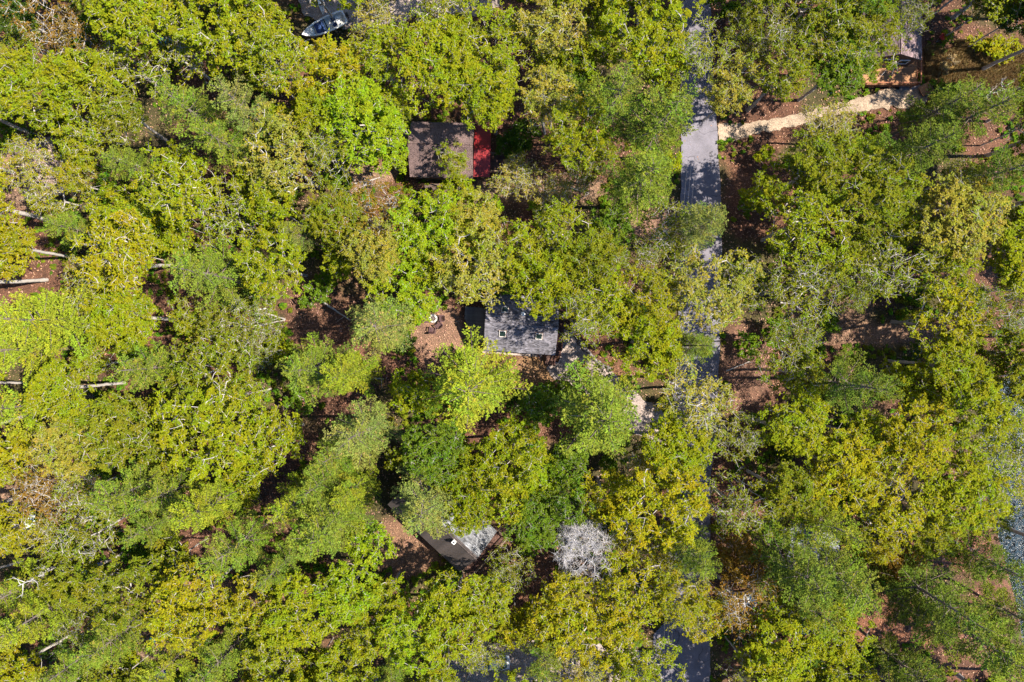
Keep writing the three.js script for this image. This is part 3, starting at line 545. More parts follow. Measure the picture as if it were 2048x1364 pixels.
// ground cover: seedlings and ferns in drifts; fallen leaves; dry meadow grass
{
  const grown = makeRandom(123), tuft = new Surface(), pose = new THREE.Object3D(), tone = new THREE.Color();
  for (let k = 0; k < 5; k++) leafTuft(tuft, grown, grown.gauss() * 0.12, 0.14 + grown() * 0.15, grown.gauss() * 0.12, 0.2, [1, 1, 1], 4);
  const spots = [];
  for (let k = 0; k < 60000 && spots.length < 9000; k++) {
    const x = grown.range(-68, 64), z = grown.range(-46, 46), [px, py] = groundPixel([x, z]);
    if (fractal(x * 0.16 + 9, z * 0.16, 131, 4) < 0.53 || footprints.some((f) => inside(f, px, py)) || Object.values(driveOutlines).some((f) => inside(f, px, py)) || x > lakeLine(z) - 2 || patches.some(([cx, cy, rx, ry]) => Math.hypot((px - cx) / rx, (py - cy) / ry) < 0.85)) continue;
    spots.push([x, z]);
  }
  const cover = new THREE.InstancedMesh(tuft.geometry(), LEAF.green, spots.length);
  spots.forEach(([x, z], k) => { pose.position.set(x, -0.12, z); pose.rotation.set(0, grown() * 6.283, 0); pose.scale.setScalar(grown.range(0.6, 1.6)); pose.updateMatrix(); cover.setMatrixAt(k, pose.matrix); cover.setColorAt(k, tone.setRGB(grown.range(0.7, 1.6), grown.range(0.8, 1.3), 1)); });
  cover.name = 'undergrowth'; scene.add(cover);
  tag(cover, 'green seedlings and ferns in drifts on the forest floor', 'undergrowth', null, 'stuff');
  const fallen = new Surface();
  fallen.leaf(0, 0, 0, V(1, 0.25, 0).normalize(), V(0, 0.2, 1).normalize(), 0.085, 0.05, [1, 1, 1]);
  const leaves = [];
  for (let k = 0; k < 90000 && leaves.length < 60000; k++) {
    const x = grown.range(-66, 62), z = grown.range(-44, 44), [px, py] = groundPixel([x, z]), onDrive = Object.values(driveOutlines).some((f) => inside(f, px, py)) || inside(roadOutline, px, py);
    if ((onDrive && grown() > 0.08) || x > lakeLine(z) - 1) continue;
    leaves.push([x, onDrive ? 0.03 : 0.0, z]);
  }
  const litter = new THREE.InstancedMesh(fallen.geometry(), new THREE.MeshStandardMaterial({ color: rgb(0.42, 0.27, 0.19), roughness: 1, side: THREE.DoubleSide }), leaves.length);
  leaves.forEach(([x, y, z], k) => { pose.position.set(x, y + grown() * 0.05 - 0.03, z); pose.rotation.set(grown.gauss() * 0.4, grown() * 6.283, grown.gauss() * 0.4); pose.scale.setScalar(grown.range(0.6, 1.4)); pose.updateMatrix(); litter.setMatrixAt(k, pose.matrix); const b = grown.range(0.55, 1.25); litter.setColorAt(k, tone.setRGB(b, b * grown.range(0.75, 1.0), b * grown.range(0.7, 1.0))); });
  litter.name = 'fallen_leaves'; scene.add(litter);
  tag(litter, 'dry brown and tan fallen leaves scattered over the ground', 'leaves', null, 'stuff');
  const blade = new Surface();
  for (let k = 0; k < 9; k++) { const a = grown() * 6.283, d = V(Math.cos(a) * 0.5, 0.8, Math.sin(a) * 0.5).normalize(); blade.leaf(grown.gauss() * 0.1 + d.x * 0.2, d.y * 0.2, grown.gauss() * 0.1 + d.z * 0.2, d, V(-Math.sin(a), 0, Math.cos(a)), 0.25, 0.03, [1, 1, 1]); }
  const tufts = [];
  for (let k = 0; k < 30000 && tufts.length < 5200; k++) { const px = grown.range(1850, 2100), py = grown.range(80, 200), d = Math.hypot((px - 1960) / 125, (py - 138) / 56) + 0.8 * (fractal(px * 0.03, py * 0.03, 137, 3) - 0.5); if (d < 1 && !footprints.some((f) => inside(f, px, py))) tufts.push(at(px, py)); }
  const meadow = new THREE.InstancedMesh(blade.geometry(), LEAF.grass, tufts.length);
  tufts.forEach(([x, z], k) => { pose.position.set(x, -0.12, z); pose.rotation.set(0, grown() * 6.283, 0); pose.scale.setScalar(grown.range(0.6, 1.5)); pose.updateMatrix(); meadow.setMatrixAt(k, pose.matrix); const b = grown.range(0.6, 1.3); meadow.setColorAt(k, tone.setRGB(b, b * grown.range(0.85, 1.1), b)); });
  meadow.name = 'meadow_grass'; scene.add(meadow);
  tag(meadow, 'straw-coloured dry grass meadow beside the orange deck house', 'grass', null, 'stuff');
}

// ---------------------------------------------------------------- buildings
const M = {
  siding: standard([0.16, 0.10, 0.075], 0.85, { map: scaled(woodTexture, 1.6) }), logSiding: standard([0.24, 0.13, 0.085], 0.85, { map: scaled(woodTexture, 1.6) }), foundation: standard([0.42, 0.40, 0.38], 0.95, { map: scaled(gravelTexture, 3) }),
  slateShingle: standard([0.40, 0.37, 0.44], 0.95, { map: scaled(shingleTexture, 4) }), mauveShingle: standard([0.46, 0.30, 0.29], 0.95, { map: scaled(mossTexture, 4.2) }), deckHouseShingle: standard([0.38, 0.26, 0.28], 0.95, { map: scaled(shingleTexture, 4) }), tanShingle: standard([0.72, 0.52, 0.44], 0.95, { map: scaled(mossTexture, 4) }),
  oldShingle: standard([0.20, 0.165, 0.165], 0.95, { map: scaled(streakTexture, 2.4) }), greyShingle: standard([0.42, 0.42, 0.46], 0.95, { map: scaled(shingleTexture, 4) }),
  trim: standard([0.62, 0.56, 0.52], 0.7), darkTrim: standard([0.09, 0.06, 0.05], 0.8), white: standard([0.8, 0.79, 0.77], 0.5), black: standard([0.02, 0.02, 0.022], 0.5), brick: standard([0.36, 0.22, 0.17], 0.95, { map: scaled(gravelTexture, 1.2) }),
  glass: new THREE.MeshPhysicalMaterial({ color: rgb(0.015, 0.03, 0.028), roughness: 0.06, specularIntensity: 0.8 }), redMetal: new THREE.MeshPhysicalMaterial({ color: rgb(0.66, 0.016, 0.026), roughness: 0.5, clearcoat: 0.15, clearcoatRoughness: 0.4, map: scaled(streakTexture, 3.2) }),
  deckOrange: [0.92, 1, 1.08].map((k) => standard([0.72 * k, 0.36 * k, 0.17 * k], 0.8, { map: scaled(woodTexture, 2) })), deckBrown: [0.85, 1, 1.15].map((k) => standard([0.21 * k, 0.105 * k, 0.085 * k], 0.85, { map: scaled(woodTexture, 2) })), deckGrey: [0.88, 1, 1.1].map((k) => standard([0.38 * k, 0.365 * k, 0.39 * k], 0.9, { map: scaled(woodTexture, 2) })), timber: [0.9, 1.1].map((k) => standard([0.42 * k, 0.31 * k, 0.22 * k], 0.9, { map: scaled(woodTexture, 2) })),
  railOrange: standard([0.55, 0.20, 0.10], 0.8, { map: scaled(woodTexture, 2) }), railBrown: standard([0.17, 0.07, 0.06], 0.85, { map: scaled(woodTexture, 2) }), metalPale: new THREE.MeshPhysicalMaterial({ color: rgb(0.36, 0.40, 0.52), roughness: 0.5, metalness: 0.3, map: scaled(streakTexture, 3) }), steel: standard([0.5, 0.5, 0.5], 0.35, { metalness: 0.8 }), stone: [0.7, 1, 1.25].map((k) => standard([0.40 * k, 0.37 * k, 0.35 * k], 0.95)), darkStone: [0.7, 1, 1.3].map((k) => standard([0.16 * k, 0.14 * k, 0.135 * k], 0.95)),
};
// wall body with gable ends, ridge along x
function gableBody(w, d, eave, ridge, y0 = 0.3) {
  const s = new THREE.Shape([[-d / 2, y0], [d / 2, y0], [d / 2, eave], [0, ridge], [-d / 2, eave]].map(([a, b]) => new THREE.Vector2(a, b)));
  return metreUV(new THREE.ExtrudeGeometry(s, { depth: w, bevelEnabled: false }).rotateY(Math.PI / 2).translate(-w / 2, 0, 0));
}
// one roof slope: a slab from eave to ridge, side -1 (towards -z) or 1
function roofSlope(w, d, eave, ridge, side, over, thick = 0.12) {
  const pitch = Math.atan2(ridge - eave, d / 2), length = (d / 2 + over) / Math.cos(pitch), g = metreUV(new THREE.BoxGeometry(w, thick, length));
  g.translate(0, thick / 2 + 0.015, side * length / 2);
  g.applyMatrix4(new THREE.Matrix4().makeRotationX(side * pitch));
  return g.translate(0, ridge, 0);
}
function windowOn(parent, x, y, z, turn, w, h) {
  const frame = mesh('window', [box(w + 0.16, 0.08, 0.1, 0, h / 2 + 0.04, 0), box(w + 0.16, 0.08, 0.1, 0, -h / 2 - 0.04, 0), box(0.08, h, 0.1, -w / 2 - 0.04, 0, 0), box(0.08, h, 0.1, w / 2 + 0.04, 0, 0)], M.white, parent);
  frame.position.set(x, y, z); frame.rotation.y = turn;
  mesh('pane', box(w, h, 0.03), M.glass, frame);
}
function planks(parent, x0, x1, z0, z1, y, materials, along = 'x', width = 0.14, clip) {
  const n = Math.round((along === 'x' ? z1 - z0 : x1 - x0) / width), geometries = new Map();
  for (let k = 0; k < n; k++) {
    let a = along === 'x' ? x0 : z0, b = along === 'x' ? x1 : z1;
    const c = (along === 'x' ? z0 : x0) + (k + 0.5) * width;
    if (clip) a = Math.max(a, clip(c));
    const l = Math.round((b - a) * 50) / 50, key = String(l);
    if (!geometries.has(key)) geometries.set(key, along === 'x' ? box(l, 0.035, width - 0.012) : box(width - 0.012, 0.035, l));
    const p = mesh('plank', geometries.get(key), materials[Math.floor(hash(k, 5, Math.round(x0 * 10)) * materials.length)], parent);
    p.position.set(along === 'x' ? (a + b) / 2 : c, y + hash(k, 9, 2) * 0.004, along === 'x' ? c : (a + b) / 2);
  }
}
function railing(parent, a, b, y, height, material, spacing = 0.14) {
  const r = mesh('railing', [bar([a[0], y + height, a[1]], [b[0], y + height, b[1]], 0.14, 0.05), bar([a[0], y + 0.12, a[1]], [b[0], y + 0.12, b[1]], 0.05, 0.08)], material, parent);
  const length = Math.hypot(b[0] - a[0], b[1] - a[1]), n = Math.max(2, Math.round(length / spacing)), g = box(0.035, height - 0.12, 0.035), post = box(0.1, height, 0.1);
  for (let k = 0; k <= n; k++) { const t = k / n, heavy = k % Math.round(1.6 / spacing) === 0 || k === n, m = mesh(heavy ? 'post' : 'baluster', heavy ? post : g, material, r); m.position.set(lerp(a[0], b[0], t), y + (heavy ? height / 2 : height / 2 + 0.06), lerp(a[1], b[1], t)); }
  return r;
}
function skylight(parent, x, y, z, pitch, w, d) {
  const s = mesh('skylight', [box(w, 0.13, 0.07, 0, 0.065, -d / 2 + 0.035), box(w, 0.13, 0.07, 0, 0.065, d / 2 - 0.035), box(0.07, 0.13, d - 0.14, -w / 2 + 0.035, 0.065, 0), box(0.07, 0.13, d - 0.14, w / 2 - 0.035, 0.065, 0)], M.trim, parent);
  s.position.set(x, y, z); s.rotation.x = pitch;
  mesh('pane', box(w - 0.14, 0.02, d - 0.14, 0, 0.07, 0), M.glass, s);
  mesh('flashing', box(w + 0.16, 0.012, d + 0.16, 0, 0.008, 0), M.brick, s);
}
function gableHouse(o, { w, d, eave, ridge, over = 0.35, rake = 0.3, wall, slopes, foundationHeight = 0.35, cap }) {
  mesh('foundation', box(w - 0.05, foundationHeight + 0.3, d - 0.05, 0, foundationHeight / 2 - 0.15, 0), M.foundation, o);
  mesh('wall', gableBody(w, d, eave - 0.02, ridge - 0.02, foundationHeight), wall, o);
  const roof = [-1, 1].map((s, k) => mesh('roof_slope', roofSlope(w + 2 * rake, d, eave, ridge, s, over), slopes[k], o)), pitch = Math.atan2(ridge - eave, d / 2), drop = over * Math.tan(pitch);
  mesh('ridge_cap', [-1, 1].map((s) => { const g = metreUV(new THREE.BoxGeometry(w + 2 * rake + 0.01, 0.03, 0.16)); g.translate(0, 0.155, s * 0.07); g.applyMatrix4(new THREE.Matrix4().makeRotationX(s * pitch)); return g.translate(0, ridge, 0); }), cap ?? slopes[1], o);
  for (const s of [-1, 1]) mesh('fascia', box(w + 2 * rake, 0.16, 0.03, 0, eave - drop + 0.0, s * (d / 2 + over + 0.03)), M.darkTrim, o);
  return { roof, pitch, onRoof: (x, z) => [x, ridge - Math.abs(z) * Math.tan(pitch) + 0.135 / Math.cos(pitch) , z] };
}
const localOf = (o, px, py, h) => { const [x, z] = at(px, py, h), v = V(x - o.position.x, 0, z - o.position.z).applyAxisAngle(V(0, 1, 0), -o.rotation.y); return [v.x, v.z]; };

// the cottage with four skylights in the middle
{
  const [x, z] = at(1043, 648.5, 3.2), o = thing('cottage', 'grey-shingled cottage with four skylights in the middle of the wood', 'house', [x, 0, z], -4 * Math.PI / 180), w = 8.2, d = 6.1, eave = 3.1, ridge = 5.2;
  const { pitch, onRoof } = gableHouse(o, { w, d, eave, ridge, over: 0.32, rake: 0.22, wall: M.siding, slopes: [M.slateShingle, M.slateShingle] });
  for (const [px, py, h] of [[1005, 667, 4.5], [1078, 672, 4.4], [1010, 620, 4.3], [1077, 628, 4.5]]) { const [lx, lz] = localOf(o, px, py, h); const [X, Y, Z] = onRoof(lx, lz); skylight(o, X, Y, Z, Math.sign(lz) * pitch, 0.8, 0.85); }
  { const [lx, lz] = localOf(o, 1046, 628, 4.9), [X, Y, Z] = onRoof(lx, lz), stack = mesh('chimney', cylinder(0.16, 0.16, 1.1, X, Y + 0.45, Z, 16), M.steel, o); mesh('cap', [cylinder(0.26, 0.26, 0.05, X, Y + 1.05, Z, 18), cylinder(0.02, 0.26, 0.14, X, Y + 1.145, Z, 18)], M.white, stack); }
  for (const lx of [-2.6, 0, 2.4]) windowOn(o, lx, 1.9, d / 2 + 0.03, 0, 1.0, 1.1);
  for (const lx of [-2.4, 2.2]) windowOn(o, lx, 1.9, -d / 2 - 0.03, 0, 1.0, 1.1);
  const door = mesh('door', box(0.06, 2.0, 0.9, w / 2 + 0.03, 1.62, 0.4), M.railBrown, o); mesh('handle', box(0.05, 0.05, 0.14, w / 2 + 0.09, 1.6, 0.1), M.steel, door);
  // porch along the east wall, with stairs to the south
  const porch = mesh('porch', [box(1.0, 0.2, 5.4, w / 2 + 0.62, 0.42, 0.2), box(0.12, 0.6, 0.12, w / 2 + 1.05, 0.1, 2.6), box(0.12, 0.6, 0.12, w / 2 + 1.05, 0.1, -2.3)], M.railBrown, o);
  planks(porch, w / 2 + 0.14, w / 2 + 1.1, -2.5, 2.9, 0.54, M.deckBrown, 'x', 0.145);
  railing(porch, [w / 2 + 1.08, -2.4], [w / 2 + 1.08, 2.85], 0.55, 0.95, M.railBrown);
  const stairs = mesh('stairs', [bar([w / 2 - 0.75, 0.5, 3.5], [w / 2 - 0.75, 0.0, 4.75], 0.06, 0.24), bar([w / 2 + 0.32, 0.5, 3.5], [w / 2 + 0.32, 0.0, 4.75], 0.06, 0.24), box(2.3, 0.16, 0.75, w / 2 - 0.05, 0.44, 3.2)], M.railBrown, o);
  for (let k = 0; k < 5; k++) { const t = mesh('tread', box(1.0, 0.045, 0.24), M.deckBrown[k % 3], stairs); t.position.set(w / 2 - 0.21, 0.5 - k * 0.1, 3.66 + k * 0.25); }
  railing(stairs, [w / 2 - 1.95, 3.3], [w / 2 - 1.3, 4.45], 0.12, 1.0, M.railBrown, 0.2);
  railing(stairs, [w / 2 + 0.36, 3.6], [w / 2 + 0.36, 4.75], 0.1, 1.0, M.railBrown, 0.2);
  // low deck against the west wall, one corner cut off
  const deck = mesh('deck', [box(2.7, 0.14, 0.1, -w / 2 - 1.55, 0.36, -1.7), box(2.4, 0.14, 0.1, -w / 2 - 1.4, 0.36, 0.2), box(1.4, 0.14, 0.1, -w / 2 - 0.9, 0.36, 2.0), box(0.12, 0.6, 0.12, -w / 2 - 2.7, 0.08, -1.7), box(0.12, 0.6, 0.12, -w / 2 - 1.5, 0.08, 2.0)], M.railBrown, o);
  planks(deck, -w / 2 - 3.0, -w / 2 - 0.12, -1.8, 2.6, 0.45, M.deckGrey, 'x', 0.145, (c) => (c > -0.35 ? -w / 2 - 3.0 + (c + 0.35) * 0.5 : -1e9));
  // stoop with a railing on the north side
  const stoop = mesh('stoop', [box(1.6, 0.4, 1.1, -0.1, 0.2, -d / 2 - 0.72)], M.railBrown, o);
  railing(stoop, [-0.85, -d / 2 - 1.25], [0.65, -d / 2 - 1.25], 0.4, 0.95, M.railBrown, 0.26); railing(stoop, [-0.85, -d / 2 - 1.25], [-0.85, -d / 2 - 0.35], 0.4, 0.95, M.railBrown, 0.26);
  const bed = mesh('gravel_bed', box(7.4, 0.1, 0.5, -0.9, 0.0, d / 2 + 0.55), gravelMaterial, o); bed.userData.label = 'pale pebble strip under the eave';
}
// the cabin with the red metal roof
{
  const [x, z] = at(884, 299, 3), o = thing('cabin', 'mauve-shingled cabin with a bright red ribbed metal roof at its side', 'house', [x, 0, z], -1.5 * Math.PI / 180), w = 7.3, d = 5.9, eave = 2.9, ridge = 5.0;
  const { onRoof } = gableHouse(o, { w, d, eave, ridge, over: 0.32, rake: 0.18, wall: M.logSiding, slopes: [M.mauveShingle, M.mauveShingle] });
  const [lx, lz] = localOf(o, 887, 308, 5.0), [X, Y, Z] = onRoof(lx, lz), stack = mesh('chimney', box(0.5, 1.7, 0.85, X, Y + 0.35, Z), M.brick, o);
  mesh('cap', box(0.62, 0.08, 0.97, X, Y + 1.24, Z), M.foundation, stack);
  for (const s of [-1, 1]) mesh('flue', new THREE.CylinderGeometry(0.12, 0.12, 0.3, 10, 1, true).translate(X, Y + 1.42, Z + s * 0.22), M.darkTrim, stack);
  mesh('flashing', box(0.16, 0.02, 1.2, X + 0.4, Y + 0.1, Z - 0.1, Math.atan2(2.1, 2.95)), M.metalPale, stack);
  for (const k of [-2.2, 0.8]) windowOn(o, k, 1.8, d / 2 + 0.03, 0, 1.0, 1.0);
  const door = mesh('door', box(0.9, 2.0, 0.06, 2.6, 1.4, d / 2 + 0.03), M.deckBrown[0], o); mesh('handle', box(0.12, 0.05, 0.05, 2.3, 1.4, d / 2 + 0.08), M.steel, door);
  // red porch roof: two shallow slopes of ribbed metal on posts
  const rx0 = w / 2 + 0.2, rw = 2.0, re = 2.65, rr = 3.25, half = 3.05;
  for (const s of [-1, 1]) {
    const slope = roofSlope(rw, 2 * half, re, rr, s, 0.05, 0.03).translate(rx0 + rw / 2, 0, 0), panel = mesh('metal_roof', slope, M.redMetal, o), a = Math.atan2(rr - re, half), l = (half + 0.05) / Math.cos(a);
    for (let k = 0; k <= 9; k++) { const r = mesh('rib', box(0.045, 0.05, l - 0.01, 0, 0, 0), M.redMetal, panel); r.position.set(rx0 + 0.05 + k * (rw - 0.1) / 9, rr + 0.06 - Math.sin(a) * l / 2, s * Math.cos(a) * l / 2); r.rotation.x = s * a; }
  }
  mesh('ridge_flashing', [-1, 1].map((s) => box(rw + 0.02, 0.015, 0.18, rx0 + rw / 2, rr + 0.085, s * 0.085, s * 0.19)), M.redMetal, o);
  for (const pz of [-2.8, 0, 2.8]) mesh('post', box(0.12, re + 0.3, 0.12, rx0 + rw - 0.15, (re + 0.3) / 2 - 0.15, pz), M.timber[0], o);
  const deck = mesh('deck', [box(4.1, 0.16, 0.1, rx0 + 2.05, 0.3, -0.1), box(4.1, 0.16, 0.1, rx0 + 2.05, 0.3, 1.9)], M.timber[0], o);
  planks(deck, rx0, rx0 + 4.1, -0.2, 2.0, 0.4, M.deckBrown, 'x', 0.15);
  railing(deck, [rx0 + 0.1, -0.2], [rx0 + 4.0, -0.2], 0.42, 0.9, M.timber[1], 0.4); railing(deck, [rx0 + 0.1, 2.0], [rx0 + 4.0, 2.0], 0.42, 0.9, M.timber[1], 0.4);
  const step = mesh('walkway', box(6.4, 0.12, 0.9, 0.8, 0.02, d / 2 + 1.0), M.darkTrim, o); step.userData.label = 'dark boardwalk along the front wall';
}
{
  const [x, z] = at(796, 258, 2.2), o = thing('small_shed', 'small pale grey metal-roofed shed left of the red-roofed cabin', 'shed', [x, 0, z], -0.05);
  gableHouse(o, { w: 1.7, d: 1.5, eave: 1.9, ridge: 2.4, over: 0.12, rake: 0.1, wall: M.siding, slopes: [M.metalPale, M.metalPale], foundationHeight: 0.1 });
  const door = mesh('door', box(0.7, 1.5, 0.05, 0.2, 0.9, 0.78), M.railBrown, o); mesh('handle', box(0.05, 0.12, 0.05, 0.48, 0.9, 0.82), M.steel, door);
}
// the dark house set at an angle below
{
  const [x, z] = at(884, 1037, 3), o = thing('angled_house', 'dark weathered gable-roofed house set at an angle among pines', 'house', [x, 0, z], -43 * Math.PI / 180), w = 11.2, d = 5.7, eave = 3.0, ridge = 5.6;
  const { onRoof } = gableHouse(o, { w, d, eave, ridge, over: 0.4, rake: 0.35, wall: M.logSiding, slopes: [M.greyShingle, M.oldShingle], cap: M.oldShingle });
  { const [lx] = localOf(o, 906, 1085, 5.6), [X, Y, Z] = onRoof(lx, 0.3), c = mesh('chimney', [box(0.42, 0.7, 0.42, X, Y + 0.2, Z)], M.white, o); mesh('flue', [box(0.2, 0.03, 0.2, X, Y + 0.57, Z)], M.black, c); }
  for (const k of [-3.2, 0.4, 3.4]) windowOn(o, k, 1.9, d / 2 + 0.03, 0, 1.1, 1.0);
  windowOn(o, w / 2 + 0.03, 1.9, 1.2, Math.PI / 2, 1.0, 1.1);
  const deck = mesh('deck', [box(0.1, 0.2, 6.6, w / 2 + 0.3, 0.7, 0), box(0.1, 0.2, 6.6, w / 2 + 2.0, 0.7, 0), ...[-3, 0, 3].map((k) => box(0.14, 1.1, 0.14, w / 2 + 2.0, 0.2, k))], M.railBrown, o);
  planks(deck, w / 2 + 0.08, w / 2 + 2.1, -3.3, 3.3, 0.82, M.deckBrown, 'z', 0.145);
  railing(deck, [w / 2 + 2.05, -3.3], [w / 2 + 2.05, 3.3], 0.84, 1.0, M.timber[0], 0.3); railing(deck, [w / 2 + 0.5, -3.3], [w / 2 + 2.05, -3.3], 0.84, 1.0, M.timber[0], 0.3); railing(deck, [w / 2 + 0.5, 3.3], [w / 2 + 2.05, 3.3], 0.84, 1.0, M.timber[0], 0.3);
  const stairs = mesh('stairs', [box(0.06, 0.3, 1.6, w / 2 + 0.6, 0.5, -4.1, 0.45), box(0.06, 0.3, 1.6, w / 2 + 1.6, 0.5, -4.1, 0.45)], M.railBrown, o);
  for (let k = 0; k < 5; k++) { const t = mesh('tread', box(1.0, 0.045, 0.27), M.deckBrown[k % 3], stairs); t.position.set(w / 2 + 1.1, 0.75 - k * 0.16, -3.5 - k * 0.29); }
}
// the house with the orange deck, top right; ridge north-south
{
  const [ex, ez] = at(1843, 120, 3.4), w = 9.6, d = 6.4, eave = 3.4, ridge = 5.0;
  const o = thing('deck_house', 'mauve-roofed house with an orange wooden deck at the top right', 'house', [ex - d / 2 - 0.3, 0, ez - w / 2 - 0.25], Math.PI / 2);
  // local x runs north (-z of the world is +x here), local z runs east
  const { onRoof, pitch } = gableHouse(o, { w, d, eave, ridge, over: 0.3, rake: 0.25, wall: M.logSiding, slopes: [M.deckHouseShingle, M.deckHouseShingle], foundationHeight: 0.9 });
  { const [X, Y, Z] = onRoof(0.6, -1.7); skylight(o, X, Y, Z, -pitch, 0.9, 0.9); }
  windowOn(o, -w / 2 - 0.04, 2.3, 1.9, -Math.PI / 2, 1.1, 0.9);
  const door = mesh('door', box(0.07, 2.0, 1.6, -w / 2 - 0.03, 2.1, -0.4), M.white, o); mesh('pane', box(0.03, 1.7, 1.3, -w / 2 - 0.08, 2.1, -0.4), M.glass, door);
  const deck = mesh('deck', [box(0.14, 0.24, 8.2, -w / 2 - 2.35, 0.84, 0.2), box(0.14, 0.24, 8.2, -w / 2 - 0.2, 0.84, 0.2), ...[-3.6, -1.2, 1.4, 4.1].map((k) => box(0.14, 1.3, 0.14, -w / 2 - 2.3, 0.3, k)), ...[-3, 0, 3].map((k) => box(0.14, 1.3, 0.14, k, 0.3, d / 2 + 1.0))], M.railOrange, o);
  planks(deck, -w / 2 - 2.4, -w / 2 - 0.06, -3.8, d / 2 + 1.15, 0.98, M.deckOrange, 'z', 0.145);
  planks(deck, -w / 2 - 0.03, 3.4, d / 2 + 0.06, d / 2 + 1.15, 0.98, M.deckOrange, 'x', 0.145);
  railing(deck, [-w / 2 - 2.4, -3.8], [-w / 2 - 2.4, d / 2 + 1.15], 1.0, 0.95, M.railOrange, 0.2); railing(deck, [-w / 2 - 2.4, d / 2 + 1.15], [3.4, d / 2 + 1.15], 1.0, 0.95, M.railOrange, 0.2);
  const [px, pz] = localOf(o, 1852, 178, 0.5), land = mesh('landing', [box(1.25, 0.12, 1.45, px, 0.42, pz, 0, 0.52), box(0.1, 0.7, 0.1, px - 0.4, 0.1, pz), box(0.1, 0.7, 0.1, px + 0.4, 0.1, pz)], M.railOrange, o);
  for (let k = 0; k < 9; k++) { const p = mesh('plank', box(1.3, 0.03, 0.15), M.deckOrange[k % 3], land), s = (k - 4) * 0.163; p.position.set(px + Math.sin(0.52) * s, 0.5, pz + Math.cos(0.52) * s); p.rotation.y = 0.52; }
}
// the cabin with the tan roof at the left edge, under thin trees
{
  const [x, z] = at(78, 340, 2.6), o = thing('tan_cabin', 'tan-roofed low cabin half hidden under trees at the left edge', 'house', [x, 0, z], Math.PI / 2 + 14 * Math.PI / 180);
  gableHouse(o, { w: 6.8, d: 4.2, eave: 2.5, ridge: 3.2, over: 0.25, rake: 0.2, wall: M.siding, slopes: [M.tanShingle, M.tanShingle] });
  windowOn(o, 1.4, 1.6, 2.13, 0, 0.9, 0.9); windowOn(o, -1.4, 1.6, 2.13, 0, 0.9, 0.9);
  const door = mesh('door', box(0.06, 1.9, 0.85, 3.43, 1.3, 0), M.railBrown, o); mesh('handle', box(0.05, 0.05, 0.12, 3.48, 1.3, 0.3), M.steel, door);
}
// the garage with the pale metal roof, lower right
{
  const [x, z] = at(1626, 1090, 2.8), o = thing('garage', 'garage with a blue-grey metal roof showing through pines at lower right', 'garage', [x, 0, z], -0.12);
  gableHouse(o, { w: 5.6, d: 4.4, eave: 2.5, ridge: 3.3, over: 0.25, rake: 0.2, wall: M.siding, slopes: [M.metalPale, M.metalPale], cap: M.metalPale });
  for (const s of [-1, 1]) { const a = Math.atan2(0.8, 2.2), l = 2.45 / Math.cos(a); for (let k = 0; k <= 12; k++) { const r = mesh('rib', box(0.04, 0.05, l), M.metalPale, o); r.position.set(-2.95 + k * 0.49, 3.3 + 0.15 - Math.sin(a) * l / 2, s * Math.cos(a) * l / 2); r.rotation.x = s * a; } }
  const door = mesh('garage_door', box(0.06, 2.0, 2.6, -2.83, 1.05, 0), M.white, o);
  for (let k = 0; k < 4; k++) mesh('panel', box(0.03, 0.42, 2.4, -2.88, 0.35 + k * 0.48, 0), M.white, door);
}

// ---------------------------------------------------------------- things in the yards
const paint = (r, g, b, rough = 0.3) => new THREE.MeshPhysicalMaterial({ color: rgb(r, g, b), roughness: rough, clearcoat: 0.6, clearcoatRoughness: 0.15 });
const rubber = standard([0.025, 0.025, 0.025], 0.9), navy = standard([0.02, 0.05, 0.16], 0.7), tarpBlue = standard([0.02, 0.10, 0.42], 0.6, { side: THREE.DoubleSide }), tarpTurquoise = standard([0.02, 0.26, 0.42], 0.6, { side: THREE.DoubleSide });
// hull of cross sections along x: [x, half width, keel height, gunwale height]
function hullGeometry(sections, steps = 8) {
  const p = [], index = [];
  for (const [x, w, keel, top] of sections) for (let k = 0; k <= steps; k++) { const a = (k / steps) * Math.PI; p.push(x, top - (top - keel) * Math.pow(Math.sin(a), 0.7), -Math.cos(a) * w); }
  const n = steps + 1;
  for (let s = 0; s + 1 < sections.length; s++) for (let k = 0; k < steps; k++) { const a = s * n + k; index.push(a, a + 1, a + n, a + 1, a + n + 1, a + n); }
  const g = new THREE.BufferGeometry(); g.setAttribute('position', new THREE.Float32BufferAttribute(p, 3)); g.setIndex(index); g.computeVertexNormals();
  return g;
}
